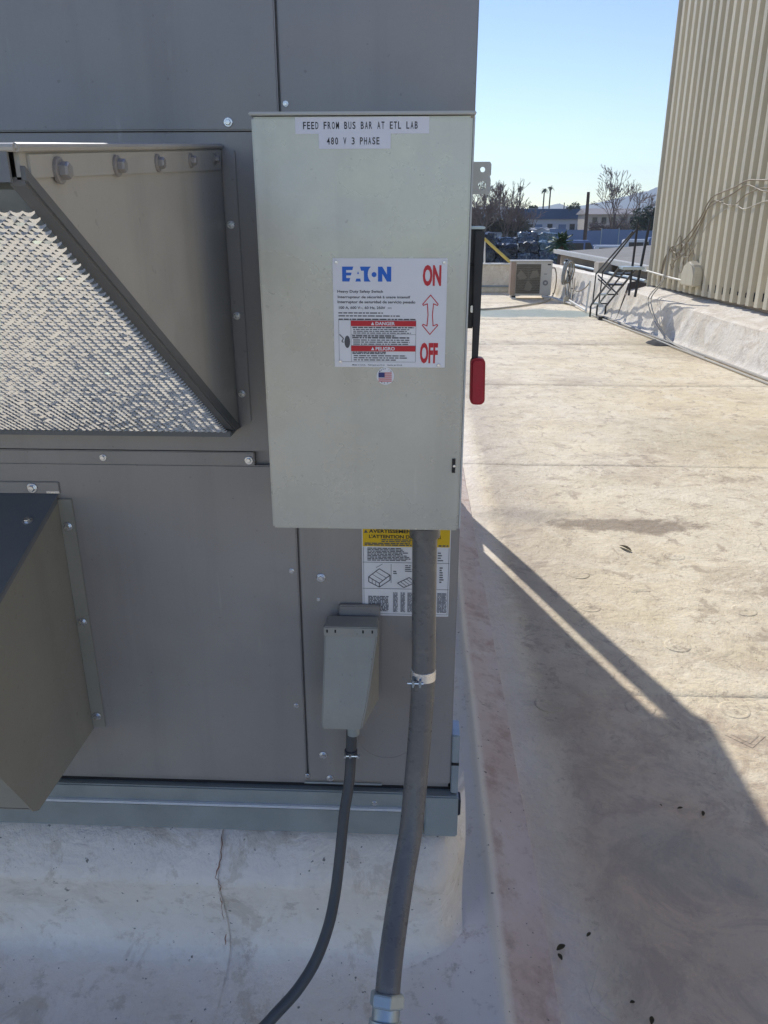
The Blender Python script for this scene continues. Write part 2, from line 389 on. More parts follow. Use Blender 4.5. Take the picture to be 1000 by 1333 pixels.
# screws, shared meshes (axis along local Z)
def screw_mesh(name, r, h, mat, hexa=True, washer=True):
    bm = nbm()
    if washer: lathe(bm, [(r*1.5, 0), (r*1.5, h*.25), (r*1.35, h*.32)], 16)
    lathe(bm, [(r, h*.2), (r, h*.8), (r*.86, h), (r*.3, h*1.02)], 6 if hexa else 12)
    me = bpy.data.meshes.new(name); bm.to_mesh(me); bm.free(); me.materials.append(mat); return me
SCREW = screw_mesh('screw', .0042, .005, M['zinc'])
BOLT = screw_mesh('bolt', .008, .012, M['panel'])
RIVET = screw_mesh('rivet', .003, .002, M['zinc'], False, False)
FRONT = (R(90), 0, 0)
def screw(x, z, y, parent, me=SCREW, sc=1.0, name='screw'):
    return inst(name, me, (x, y, z), parent, (R(90), rnd.uniform(0, 1), 0), (sc, sc, sc))

# ================================================================== SETTING
YARD = -3.2
bm = nbm(); grid(bm, [-9000, -300, -60, 0, 60, 300, 9000], [-9000, -300, -40, 0, 60, 200, 9000], lambda x, y: (x, y, YARD))
tag(mk('yard_ground', bm, M['soil']), 'dry earth yard far below and beyond the roof', kind='structure')
# far mountains
def ridge_z(x):
    b = 28 + 26 * (mnoise.noise(Vector((x * .0021, 3.1, 0))) + .6) + 14 * mnoise.noise(Vector((x * .009, 8.2, 0)))
    return b + 88 * math.exp(-((x - 1010) / 330) ** 2)
bm = nbm(); xs = lin(-2600, 3400, 240)
rows = []
for k, f in enumerate((0, .35, .7, 1.0, .6, 0)):
    rows.append([bm.verts.new((x, 2950 + k * 70 + 25 * mnoise.noise(Vector((x*.006, k, 1))), YARD - .5 + (ridge_z(x) + 12*mnoise.noise(Vector((x*.02, k*2, 4)))*(0 < k < 5)) * f)) for x in xs])
for a, b in zip(rows, rows[1:]):
    for i in range(len(xs)-1): bm.faces.new((a[i], a[i+1], b[i+1], b[i]))
tag(mk('mountains', bm, M['hill'], smooth=True), 'faint blue mountain ridge on the horizon', kind='structure')

# ---- the roof: slab with lapped membrane sheets
deck = mk('roof_deck', bx(-14, 4.75, -14, 17.75, YARD, -.02), M['creamwall'])
tag(deck, 'flat roof deck under the white membrane', kind='structure')
def par_x(y): return 4.3 - .085 * y              # foot line of the right-hand parapet
def roof_z(x, y, k):
    return .006 * N((x, y), .9, k) + .003 * N((x, y), 3.1, 2) + .0012 * N((x, y), 9, 5)
laps = [-14, -9.9, -7.15, -4.4, -1.65, 1.11, 3.87, 6.63, 9.39, 12.15, 14.9, 17.6]
for i in range(len(laps) - 1):
    y0, y1 = laps[i], laps[i+1]
    near = y1 > -2 and y0 < 9
    xs = ([-14, -10, -6, -3] + lin(-1.6, -.4, 4) if near else [-14, -8, -4, -1.5, 0]) + (lin(0, 2.0, 50 if y0 < 4 else 20) + lin(2.1, par_x(y0) + .06, 14) if near else lin(.5, par_x(y0)+.06, 8))
    ys = lin(y0 - .05, y1, 70 if near and y0 < 4 else (24 if near else 8))
    def fn(x, y, y0=y0, y1=y1, i=i):
        t = (y - y0) / (y1 - y0)
        wob = .012 * N((x * 1.3, i), 1.0, 3) if abs(y - (y0 - .05)) < 1e-6 else 0
        wr = 0
        if abs(y - y0) < .12: wr = .006 * max(0, N((x * 1.7, i * 5), 1.0, 1)) * math.exp(-((y - y0) / .05) ** 2)
        return (x, y + wob, .0026 * (1 - t) + roof_z(x, y, 1) * (1 if near else .3) + wr)
    bm = nbm(); grid(bm, xs, ys, fn)
    # a real folded edge on the near side of the lap
    e = [v for v in bm.verts if abs(v.co.y - (y0 - .05)) < .03]
    e.sort(key=lambda v: v.co.x); low = [bm.verts.new(v.co + Vector((0, -.006, -.0032))) for v in e]
    for k in range(len(e) - 1): bm.faces.new((low[k], low[k+1], e[k+1], e[k]))
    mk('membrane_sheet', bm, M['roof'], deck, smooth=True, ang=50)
# fastener plates pressing through the membrane
bm = nbm(); lathe(bm, [(.058, -.004), (.056, .0008), (.050, .0022), (.044, .0010), (.036, .0008), (.031, .0026), (.024, .0012), (.014, .0014), (.010, .0034), (.003, .0036)], 28)
FPL = bpy.data.meshes.new('fastener_plate'); bm.to_mesh(FPL); bm.free(); FPL.materials.append(M['roof'])
FPL.polygons.foreach_set('use_smooth', [True] * len(FPL.polygons))
bm = bx(-.05, .05, -.05, .05, -.004, .0016); box(bm, -.034, .034, -.034, .034, .0012, .0034)
bmesh.ops.bevel(bm, geom=bm.edges[:], offset=.0012, segments=1, affect='EDGES')
FPS = bpy.data.meshes.new('square_plate'); bm.to_mesh(FPS); bm.free(); FPS.materials.append(M['roof'])
for i, (x, y) in enumerate([(.48, 1.0), (.787, .985), (1.105, .985), (.698, 1.2), (.764, 1.734), (.78, 2.063), (1.023, 1.933), (1.085, .84), (1.044, 1.413), (1.42, 1.72), (1.46, .97), (1.75, .98), (1.3, 2.3)]):
    t = (y + 1.65) / 2.76 if y < 1.06 else (y - 1.11) / 2.76
    z = .0026 * (1 - t) + roof_z(x, y, 1) + .0006
    inst('fastener_plate', FPS if i in (6, 7) else FPL, (x, y, z), deck, (0, 0, rnd.uniform(0, 1.5)), (.92, .92, .6))

# ---- curb below the unit (front face, wrapped in membrane)
curb = thing('roof_curb', 'white membrane-wrapped curb under the base rail of the grey unit', 'curb', (-1.05, 1.6, 0))
prof = [(.07, .3525), (.03, .350), (-.02, .333), (-.05, .306), (-.068, .280), (-.072, .262), (-.064, .235), (-.048, .18), (-.033, .12), (-.026, .06), (-.032, .028), (-.055, .013), (-.09, .0085), (-.16, .008), (-.28, .008), (-.46, .008)]
def curb_pt(x, j, x0, x1):
    y, z = prof[j]
    a = math.sin(math.pi * j / (len(prof) - 1))
    if x > .04: y += (.13 * ((x - .04) / .085) ** 2.2) * min(1, max(0, (z - .02) / .05))
    y += a * (.010 * N((x, z * 2), 2.2, 4) + .005 * N((x, z * 3), 7, 1)); z += a * .006 * N((x, z), 3.3, 6)
    return (x, y, z)
def curb_sheet(x0, x1, n, lift):
    bm = nbm(); xs = lin(x0, x1, n)
    g = [[bm.verts.new(Vector(curb_pt(x, j, x0, x1)) + Vector((0, -lift, lift * .4))) for x in xs] for j in range(len(prof))]
    for j in range(len(prof)-1):
        for i in range(n): bm.faces.new((g[j+1][i], g[j+1][i+1], g[j][i+1], g[j][i]))
    bmesh.ops.subdivide_edges(bm, edges=bm.edges[:], cuts=1, use_grid_fill=True, smooth=.6)
    return bm
mk('front_flashing', curb_sheet(-2.2, -.402, 37, 0.0035), M['curb'], curb, smooth=True, ang=80)
mk('front_flashing', curb_sheet(-.42, .125, 20, 0.0), M['curb'], curb, smooth=True, ang=80)
mk('curb_frame', bx(-2.2, .085, .065, 3.5, 0, .344), M['rail'], curb)
# cracked sealant along the vertical lap
def prof_at(t):
    q = t * 12; j = min(int(q), 11); f = q - j
    return prof[j][0] * (1-f) + prof[j+1][0] * f, prof[j][1] * (1-f) + prof[j+1][1] * f
def seam_x(t): return -.402 - .035 * max(0, t - .45) + .010 * N((t * 9, 1), 1, 2) + .005 * N((t * 31, 4), 1, 3)
for k, (t0, t1) in enumerate([(.10, .42), (.40, .66), (.70, .80), (.84, 1.0)]):
    path, rad = [], []
    for i in range(36):
        t = t0 + (t1 - t0) * i / 35; y, z = prof_at(t); x = seam_x(t)
        y += math.sin(math.pi * t * 12 / 15) * (.010 * N((x, z * 2), 2.2, 4) + .005 * N((x, z * 3), 7, 1))
        path.append((x, y - .0035, z + .001)); rad.append(.0005 + .0016 * max(0, N((t * 24, k), 1, 6) + .25) * math.sin(math.pi * i / 35))
    mk('cracked_sealant', tube(nbm(), path, rad, 5), M['sealant'], curb, smooth=True)
# ---- folded flashing running along the right side of the unit
def flash_z(x, y):
    fr = 1 / (1 + math.exp((y + .02) * 40))            # 1 in front of the curb, 0 beside it
    if x < .2: base = .038 + .014 * max(0, (x - .12) / .08) ** 2
    else: base = .043 * (1 - (x - .2) / .125) ** 1.15 + .009
    if x < .13: base = base * (1 - fr) + fr * (.030 * max(0, (x + .02) / .15) ** 1.3 + .008)
    return base + .006 * N((x * 1.5, y), 2.4, 9) + .002 * N((x, y), 11, 3)
bm = nbm()
grid(bm, [-.02, .01, .04, .07, .09, .105, .12, .135, .15, .165, .18, .19, .197, .203, .21, .22, .235, .25, .27, .29, .31, .322], lin(-1.6, 3.75, 180),
     lambda x, y: (x + (.006 * N((y, x), 1.6, 7) if x > .11 else 0), y, flash_z(x, y)))
e = sorted([v for v in bm.verts if v.co.x > .3145 and abs(v.co.x - .322) < .0072 and len(v.link_edges) < 4 and v.co.x > .314], key=lambda v: v.co.y)
low = [bm.verts.new((v.co.x + .003, v.co.y, -.006)) for v in e]
for k in range(len(e) - 1): bm.faces.new((e[k], low[k], low[k+1], e[k+1]))
fl = mk('folded_flashing', bm, M['flash'], smooth=True, ang=60)
tag(fl, 'pinkish folded membrane flashing strip along the right foot of the grey unit', 'flashing')

# ---- the slanting right-hand parapet, its cladding building and neighbours
DN = Vector((-.085, 1, 0)).normalized(); NN = Vector((DN.y, -DN.x, 0)); ORG = Vector((4.3, 0, 0))
def LP(s, off, z): return ORG + DN * s + NN * off + Vector((0, 0, z))
ML = Matrix(((NN.x, DN.x, 0, ORG.x), (NN.y, DN.y, 0, ORG.y), (0, 0, 1, 0), (0, 0, 0, 1)))   # (off, s, z) -> world
par = thing('parapet_wall', 'low cream membrane-draped parapet below the ribbed tan building', 'parapet', LP(6, .2, 0))
def par_top(s): return .42 + .02 * N((s, 0), .5, 1) + (.0 if s < 8 else min(.06, (s - 8) * .015))
def par_fn(s, t, lo, hi):
    """t runs 0..1 up the face, 1..2 over the sloping cap"""
    H = par_top(s)
    fold = .045 * N((s * 4.2, t * .25), 1.0, 3) + .025 * N((s * 10, t * .2), 1.0, 8)
    amp = min(1, .22 + max(0, s - 8.2) * .5)
    if t <= 1:
        return LP(s, .15 * t + .03 * math.exp(-((t) / .06) ** 2) * -1 - fold * amp * math.sin(math.pi * min(1, t * .98 + .02)), H * t + .004)
    q = t - 1
    return LP(s, .15 + .40 * q, H + .012 * math.sin(math.pi * min(1, q * 3)) + .10 * q + .01 * N((s * 2, q * 2), 1, 2))
TS = [0, .03, .08, .16, .26, .36, .46, .56, .66, .76, .86, .93, .98, 1.0, 1.02, 1.06, 1.15, 1.3, 1.5, 1.75, 2.0]
cuts = [-4, 0, 3.4, 5.6, 7.35, 9.15, 10.6, 12.05]
for a, b in zip(cuts, cuts[1:]):
    bm = nbm(); n = int((b - a) * (14 if a > 4 else 4))
    grid(bm, TS, lin(a, b + .012, n), lambda t, s: par_fn(s, t, a, b))
    bmesh.ops.reverse_faces(bm, faces=bm.faces[:])
    mk('draped_membrane', bm, M['par'], par, smooth=True, ang=60)
bm = nbm(); grid(bm, TS[:18], lin(12.06, 17.6, 80), lambda t, s: par_fn(s, t, 12, 17.6) + Vector((0, 0, .12 * min(t, 1))) )
bmesh.ops.reverse_faces(bm, faces=bm.faces[:])
mk('draped_membrane', bm, M['par'], par, smooth=True, ang=60)
mk('core', bx(.22, .5, -4, 17.4, -.3, .36, ML), M['brownwall'], par)
# ribbed metal building
bld = thing('metal_building', 'tall tan building clad in vertical ribbed metal sheets beside the roof', 'building', LP(4, 2.5, 0))
def rib_profile(s0, n, pitch=.213):
    out = []
    for k in range(n):
        a = s0 - k * pitch
        out += [(a, .0), (a - .088, .0), (a - .110, -.062), (a - .190, -.062)]
    out.append((s0 - n * pitch, 0)); return out
ZT = 8.2
s = 12.0
while s > -4:
    n = 4; pr = rib_profile(s, n); bm = nbm()
    r0 = [bm.verts.new(LP(a, .52 + o, .585)) for a, o in pr]; r1 = [bm.verts.new(LP(a, .52 + o, ZT)) for a, o in pr]
    r2 = [bm.verts.new(LP(a, .522 + o, .585)) for a, o in pr]
    for k in range(len(pr) - 1):
        bm.faces.new((r0[k], r0[k+1], r1[k+1], r1[k])); bm.faces.new((r2[k], r2[k+1], r0[k+1], r0[k]))
    mk('cladding_sheet', bm, M['tan'], bld); s -= n * .213
mk('back_wall', bx(.56, 6.5, -3.6, 12.0, .2, ZT - .05, ML), M['brownwall'], bld)
mk('corner_trim', bx(.44, .60, 12.0, 12.025, .55, ZT, ML), M['tantrim'], bld, bevel=.004)
mk('end_wall', bx(.60, 6.5, 12.0, 12.02, .3, ZT, ML), M['tan'], bld)
s = 12.0
while s > 2:
    if rnd.random() < .8: mk('closure_strip', bx(.497, .527, s - .088, s, .66 + rnd.uniform(-.02, .02), .74 + rnd.uniform(-.02, .02), ML), M['gap'], bld)
    s -= .213
bm = nbm(); tube(bm, [LP(12.0, .41, .80), LP(10.9, .40, .76), LP(10.2, .40, .745)], .015, 10)
mk('wall_pipe', bm, M['tantrim'], bld, smooth=True)
bm = nbm()
prism(bm, [(-.22, .0), (.22, .0), (.22, .16), (.15, .28), (0, .34), (-.15, .28), (-.22, .16)], -.07, .07, 0)
bmesh.ops.transform(bm, matrix=Matrix.Translation(LP(10.25, .41, .70)) @ Matrix.Rotation(math.atan2(.085, 1), 4, 'Z'), verts=bm.verts[:])
mk('vent_hood', bm, M['tan'], bld, bevel=.02, seg=3)
# cable bundle strung over the ribs
def wob(pts, a, sd): return [Vector(p) + Vector((N((i*.9, sd), 1, 1), N((i*.9, sd), 1, 2), N((i*.9, sd), 1, 3))) * a for i, p in enumerate(pts)]
cb = thing('cable_bundle', 'brown cable bundle strung slackly across the ribs of the tan building', 'cable', LP(10, .38, 1.2))
main = [(6.0, 2.25), (7.0, 2.14), (7.9, 2.02), (8.55, 2.0), (9.05, 2.02), (9.4, 1.95), (10.0, 1.85), (10.25, 1.62), (10.6, 1.36), (10.95, 1.22), (11.2, 1.17), (11.4, .95), (11.45, .62)]
for k in range(4):
    p = [LP(a, .435 + .004 * k, z - .012 * k - (.10 * k * abs(math.sin(a * 2.3 + k)) if 6.5 < a < 11 else 0)) for a, z in main]
    bm = nbm(); tube(bm, smooth_path(wob(p, .05 if k else .012, k), 6), .0075 - .0008 * k, 6)
    mk('cable', bm, M['cable'] if k < 3 else M['cable_pale'], cb, smooth=True)
for k in range(5):
    c = [LP(10.4 + .16*k + .1*math.cos(t), .43, 1.05 + .05*k*(k % 2) + (.14 + .03*(k % 3)) * math.sin(t)) for t in lin(.4, 5.6, 14)]
    bm = nbm(); tube(bm, wob(c, .03, k + 9), .006, 5); mk('cable_loop', bm, M['cable'], cb, smooth=True)
hc = thing('hanging_cable', 'pair of thin cables hanging from the tan wall over the parapet to the roof', 'cable', LP(9.4, -.1, 0))
for k in range(2):
    p = [LP(11.2 - .03*k, .40, 1.2), LP(11.15 - .05*k, .36, .75), LP(10.8 - .1*k, .05, .52), LP(10.55 - .12*k, -.04, .40), LP(10.2 - .1*k, -.06, .22), LP(9.6 - .1*k, -.09, .05), LP(9.0 - .2*k, -.12, .02), LP(8.5 - .2*k, -.13, .018)]
    bm = nbm(); tube(bm, smooth_path(p, 8), .0085, 6); mk('cable', bm, M['cable_pale'], hc, smooth=True)
# pipe run along the foot of the parapet
for k, (off, lab) in enumerate([(-.075, 'white pipe lying along the foot of the parapet, nearest to it'), (-.18, 'thin grey pipe lying along the parapet foot, outer one of the two')]):
    p = [LP(a, off + .02 * N((a, k), .6, 3), .022) for a in lin(-3.5, 12.8, 40)]
    bm = nbm(); tube(bm, p, .02 if k == 0 else .012, 8)
    tag(mk('roof_pipe', bm, M['cable_pale'], smooth=True), lab, 'pipe', 'pipes along the parapet foot')
# neighbouring low roof with a white gutter
nb = thing('neighbour_roof', 'low grey mineral roof with a white gutter beyond the parapet', 'building', LP(18, 2, 0))
bm = nbm()
v = [bm.verts.new(LP(*p)) for p in ((12.3, .62, .80), (12.3, 5.5, 1.12), (18.5, 5.5, 1.16), (18.5, .62, .86))]
bm.faces.new(v); w_ = [bm.verts.new(a.co - Vector((0, 0, .06))) for a in v]; bm.faces.new(w_[::-1])
for i in range(4): bm.faces.new((v[i], w_[i], w_[(i+1) % 4], v[(i+1) % 4]))
bmesh.ops.recalc_face_normals(bm, faces=bm.faces[:])
mk('roof_sheet', bm, M['gravelroof'], nb)
bm = nbm(); prism(bm, [(0, 0), (.10, 0), (.11, .09), (.08, .09), (.07, .03), (.03, .03), (.02, .09), (-.01, .09)], 12.3, 18.55, 1)
bmesh.ops.transform(bm, matrix=ML @ Matrix.Translation((.52, 0, .765)) @ Matrix.Shear('XY', 4, (0, 0)), verts=bm.verts[:])
for q in bm.verts: q.co.z += .055 * ((q.co - ORG).dot(DN) - 12.3) / 6.2
mk('gutter', bm, M['pvc'], nb)
mk('wall', bx(.66, 5.4, 12.35, 18.4, YARD, .78, ML), M['brownwall'], nb)
bm = nbm(); tube(bm, [LP(12.1, .45, .63), LP(14.4, .45, .64), LP(17.2, .45, .66)], .03, 8)
mk('conduit', bm, M['rail'], nb, smooth=True)
bm = bx(.30, .56, 14.2, 14.5, .45, .82, ML); mk('pier', bm, M['creamwall'], nb, bevel=.01)

# rear parapet
rp = thing('rear_parapet', 'white low parapet across the far end of the roof', 'parapet', (0, 17.6, 0))
mk('wall', bx(-14, 2.85, 17.52, 17.72, 0, .60), M['par'], rp, bevel=.012)
mk('cap', bx(-14, 2.9, 17.48, 17.76, .602, .632), M['pvc'], rp, bevel=.006)
bm = nbm(); tube(bm, [(.5, 17.47, .13), (1.6, 17.47, .13), (2.8, 17.47, .13)], .02, 8)
mk('conduit', bm, M['rail'], rp, smooth=True)

# ================================================================== ROOFTOP UNIT
XL = -2.2
unit = thing('rooftop_unit', 'large grey sheet-metal rooftop air handling unit on a curb', 'air handler', (-1.05, 1.7, .345))
mk('cabinet', bx(XL + .01, .079, .013, 3.12, .458, 1.945), M['panel'], unit)
def panel(x0, x1, z0, z1, y=0.0):
    bm = nbm(); nx, nz = max(2, int((x1-x0)/.12)), max(2, int((z1-z0)/.12))
    box(bm, x0, x1, y, .011, z0, z1)
    o = mk('panel', bm, M['panel'], unit, bevel=.0022)
    return o
panel(XL, -.2165, 1.7035, 1.948)
panel(XL, -.2165, 1.1895, 1.7015)
panel(XL, -.2165, .476, 1.1635)
panel(-.2125, .083, .476, 1.948)
mk('panel_rail', bx(XL, -.286, -.0025, .010, 1.1645, 1.1885), M['panel'], unit, bevel=.0015)
mk('lid', bx(XL - .03, .092, -.03, 3.56, 1.95, 1.992), M['panel'], unit, bevel=.004)
for x0, x1 in ((.058, .083), (XL, XL + .025)): mk('corner_post', bx(x0, x1, 3.29, 3.53, .458, 1.949), M['panel'], unit, bevel=.003)
for x0, x1 in ((.058, .083), (XL, XL + .025)): mk('side_rail', bx(x0, x1, 3.122, 3.288, 1.88, 1.949), M['panel'], unit)
mk('side_rail', bx(.058, .083, 3.122, 3.288, .458, .60), M['panel'], unit)
mk('rear_sill', bx(XL + .03, .055, 3.13, 3.52, .458, .50), M['rail'], unit)
# base rail
rail = mk('base_rail', bx(XL, .028, -.010, .05, .346, .411), M['rail'], unit, bevel=.003)
mk('rail_web', bx(XL, .028, -.004, .05, .413, .452), M['rail'], rail, bevel=.003)
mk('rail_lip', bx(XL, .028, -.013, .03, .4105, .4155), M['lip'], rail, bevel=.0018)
mk('rail_seal', bx(XL, .084, .012, .06, .452, .4585), M['gap'], rail)
mk('rail_end', bx(.03, .100, -.013, .06, .348, .453), M['rail'], unit, bevel=.003)
mk('rail_side', bx(.075, .099, .062, 3.5, .348, .453), M['rail'], unit, bevel=.003)
bm = bx(.0835, .0985, -.004, .05, .455, .60); mk('corner_bracket', bm, M['galv'], unit, bevel=.002)
mk('bracket_slot', bx(.083, .0985, -.0052, -.0035, .527, .533), M['gap'], unit)
mk('rail_clip', bx(.0985, .107, .01, .04, .385, .425), M['blackmetal'], unit, bevel=.002)
# seams at the foot of the right panel, knock-out ring
bm = nbm(); tube(bm, [(-.05 + .062 * math.cos(a), -.0002, .60 + .062 * math.sin(a)) for a in lin(R(200), R(335), 24)], .0007, 5, False)
mk('knockout_ring', bm, M['panel'], unit)
mk('panel_foot', bx(-.222, -.06, -.003, .0, .470, .4745), M['galv'], unit)
for x, z, k in [(-.295, 1.715, 1.1), (-.559, 1.176, 1), (-.296, 1.174, 1.2), (-.229, .958, .8), (-.174, .945, 1.35), (-.18, .899, .55), (-.232, .66, .8), (-.181, .541, 1.3), (-.168, .483, 1.2), (-.2155, .488, .8),
                (-.85, 1.176, 1), (-1.2, 1.176, 1), (-.9, 1.715, 1.1), (-1.4, 1.715, 1.1), (-.205, 1.74, .7)]:
    screw(x, z, -.0005 if z not in (1.176, 1.174) else -.003, unit, SCREW, k)
screw(-.075, .425, -.0045, unit, SCREW, .9)

# ---- upper intake hood with slanted aluminium filters
hood = bpy.data.objects.new('intake_hood', None); link(hood, unit); hood.matrix_parent_inverse = Matrix.Translation(-LOC[unit.name])
hood.empty_display_size = .1
HX = -.312
side = [(-.0015, 1.686), (-.672, 1.632), (-.672, 1.604), (-.045, 1.242), (-.0015, 1.242)]
mk('side_panel', prism(nbm(), side, HX - .002, HX + .002), M['hoodpaint'], hood)
tag(hood.children[-1], 'olive grey triangular side of the intake hood')
mk('top_panel', prism(nbm(), [(-.002, 1.6885), (-.682, 1.6337), (-.682, 1.6365), (-.002, 1.6915)], -1.9, HX + .006), M['hoodpaint'], hood)
mk('front_lip', prism(nbm(), [(-.682, 1.633), (-.682, 1.602), (-.679, 1.602), (-.679, 1.633)], -1.9, HX - .0025), M['hooddark'], hood)
mk('top_flange', prism(nbm(), [(-.004, 1.684), (-.66, 1.631), (-.66, 1.606), (-.02, 1.655)], HX + .0022, HX + .0045), M['hoodpaint'], hood)
mk('wall_flange', bx(HX + .0045, -.287, -.0045, -.0005, 1.245, 1.684), M['panel'], hood, bevel=.001)
# diagonal frame bar: runs along the lower edge of the side
d = Vector((0, .632, -.366)); L_ = d.length; d.normalize(); nrm = Vector((0, -d.z, d.y)) * -1
Mx = Matrix(((1, 0, 0, 0), (0, d.y, nrm.y, -.676), (0, d.z, nrm.z, 1.606), (0, 0, 0, 1)))
mk('frame_bar', prism(nbm(), [(-.673, 1.622), (-.673, 1.604), (-.04, 1.2385), (-.002, 1.2340), (-.002, 1.235)], HX + .002, HX + .006), M['edge'], hood)
mk('frame_bar', prism(nbm(), [(-.672, 1.606), (-.672, 1.600), (-.045, 1.238), (-.03, 1.238)], HX - .008, HX + .004), M['edge'], hood)
mk('edge_hem', tube(nbm(), [(HX + .004, -.004, 1.6895), (HX + .004, -.680, 1.6345)], .0035, 8), M['hoodpaint'], hood, smooth=True)
mk('edge_hem', tube(nbm(), [(HX + .004, -.681, 1.6345), (-1.9, -.681, 1.6345)], .0032, 8), M['hoodpaint'], hood, smooth=True)
mk('bottom_channel', bx(-1.9, HX + .002, -.062, -.004, 1.232, 1.243), M['edge'], hood, bevel=.0015)
mk('filter_rod', box(nbm(), -1.9, HX - .052, .004, .03, -.006, .01, Mx), M['alu'], hood, bevel=.002)
mk('filter_backing', box(nbm(), -1.9, HX - .012, .03, L_ - .02, -.016, -.008, Mx), M['rail'], hood)
def filter_mesh():
    """expanded aluminium in overlapping rows: short bowed strands, staggered like bricks"""
    r = random.Random(5); vs_, fs = [], []
    cw, rh = .0100, .0050
    for layer in range(1):
        dep = .008 - layer * .007; nr = int((L_ - .052) / rh)
        for j in range(nr):
            v0 = .036 + (j + .5 * layer) * rh
            for i in range(int(.95 / cw)):
                u = HX - .008 - (i + (.5 if j % 2 else 0)) * cw
                tw = R((-52 if j % 2 else -40) + r.gauss(0, 4)); sag = .0019; sk = r.uniform(-.0003, .0003)
                wv = Vector((0, math.cos(tw), -math.sin(tw))) * .0015
                b = len(vs_)
                for k in range(5):
                    t = k / 4 - .5
                    c = Vector((u + t * cw * 1.04, v0 + sk * t * 2 + .0014 * (1 - 4 * t * t) , dep + sag * (1 - 4 * t * t)))
                    wk = wv * (1 - 1.5 * t * t)
                    vs_.append(tuple(Mx @ (c - wk))); vs_.append(tuple(Mx @ (c + wk)))
                for k in range(4): fs.append((b + 2*k, b + 2*k + 2, b + 2*k + 3, b + 2*k + 1))
    me = bpy.data.meshes.new('filter_mesh'); me.from_pydata(vs_, [], fs); me.update(); me.materials.append(M['alu'])
    me.polygons.foreach_set('use_smooth', [True] * len(me.polygons))
    return link(bpy.data.objects.new('filter_mesh', me), hood)
tag(filter_mesh(), 'bright knitted aluminium filter mesh', kind='stuff')
SIDE = (0, R(90), 0)
for (y, z, sc_) in [(-.61, 1.622, .9), (-.47, 1.634, .85), (-.335, 1.645, .8), (-.19, 1.657, .75), (-.055, 1.668, .65)]:
    o = inst('bolt', BOLT, (HX + .0046, y, z), hood, SIDE, (sc_, sc_, sc_))
for z in (1.567, 1.425, 1.294): screw(-.300, z, -.0048, hood, SCREW, 1.0)
for x in (-.5, -.8, -1.1): inst('bolt', BOLT, (x, -.683, 1.617), hood, FRONT, (.5, .5, .5))

for ch in hood.children:
    if ch.data and ch.data.users == 1:
        for v in ch.data.vertices:
            if v.co.z > 1.612: v.co.z -= .008
    elif ch.name.startswith('bolt'): ch.location.z -= .008

# ---- lower exhaust hood
ex = bpy.data.objects.new('exhaust_hood', None); link(ex, unit); ex.matrix_parent_inverse = Matrix.Translation(-LOC[unit.name]); ex.empty_display_size = .1
EX = -.656
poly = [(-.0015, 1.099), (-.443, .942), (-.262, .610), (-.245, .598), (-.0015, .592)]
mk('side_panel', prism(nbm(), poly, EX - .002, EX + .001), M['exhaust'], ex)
tag(ex.children[-1], 'olive brown side of the lower hood')
mk('top_panel', prism(nbm(), [(-.002, 1.1025), (-.455, .9415), (-.455, .9445), (-.002, 1.1055)], -1.9, EX + .004), M['hooddark'], ex)
mk('top_return', prism(nbm(), [(-.01, 1.099), (-.45, .942), (-.45, .935), (-.01, 1.090)], EX + .0012, EX + .004), M['hooddark'], ex)
mk('bottom_panel', prism(nbm(), [(-.003, .5915), (-.245, .5975), (-.245, .600), (-.003, .594)], -1.9, EX - .003), M['exhaust'], ex)
mk('louvre', prism(nbm(), [(-.25, .606), (-.44, .935), (-.436, .938), (-.246, .609)], -1.9, EX - .004), M['exhaust'], ex)
mk('top_flange', bx(-1.9, -.648, -.004, -.0005, 1.106, 1.128), M['panel'], ex, bevel=.001)
mk('flange_end', bx(-.672, -.648, -.0048, -.0042, 1.107, 1.111), M['zinc'], ex)
mk('wall_flange', bx(EX + .001, -.628, -.0035, -.0005, .598, 1.096), M['exhaust'], ex, bevel=.001)
screw(-.697, 1.117, -.0045, ex, SCREW, 1.5)
for z in (1.042, .842, .625): screw(-.642, z, -.004, ex, SCREW, 1.3)
nt = Vector((0, -.335, .942)).normalized()
for y in (-.075, -.22, -.36):
    o = inst('screw', SCREW, (EX - .022, y, 1.1055 + y * .356), ex); o.rotation_euler = nt.to_track_quat('Z', 'Y').to_euler(); o.scale = (1.4,) * 3

# ---- warning sticker on the right panel
YS = -.0012
st = mk('warning_sticker', rect(nbm(), -.096, .067, .868, 1.105, YS), M['white'], unit)
tag(st, 'white warning sticker with a yellow French heading')
bm = nbm(); rect(bm, -.0945, .0655, 1.011, 1.1035, YS - .0003); mk('yellow_band', bm, M['yellow'], st)
lettering("L'ATTENTION DES", -.083, .002, 1.0275, 1.0345, YS - .0006, M['ink'], st, .03)
lettering("AVERTISSEMENT", -.083, .002, 1.038, 1.045, YS - .0006, M['ink'], st, .03)
lettering("TS", .043, .049, 1.0275, 1.0345, YS - .0006, M['ink'], st, .03)
bm = flat(nbm(), [(-.092, 1.038), (-.085, 1.038), (-.0885, 1.0445)], YS - .0006)
fine_print(bm, -.060, -.004, 1.0195, 1.0265, YS - .0006, 2, .6, ragged=.05)
fine_print(bm, -.091, -.004, 1.0125, 1.0190, YS - .0006, 2, .7, ragged=.02)
fine_print(bm, .045, .063, 1.012, 1.016, YS - .0006, 1, .7, ragged=0)
fine_print(bm, -.086, -.004, .982, 1.009, YS - .0006, 9, .62, ragged=.25)
fine_print(bm, .044, .055, .982, 1.002, YS - .0006, 4, .4, ragged=.5)
for z in (.979, .925): rect(bm, -.095, .066, z - .0004, z + .0004, YS - .0005)
rect(bm, -.0935, -.0928, .872, 1.01, YS - .0005); rect(bm, .0642, .0649, .872, 1.01, YS - .0005); rect(bm, -.0935, .0649, .8716, .8723, YS - .0005)
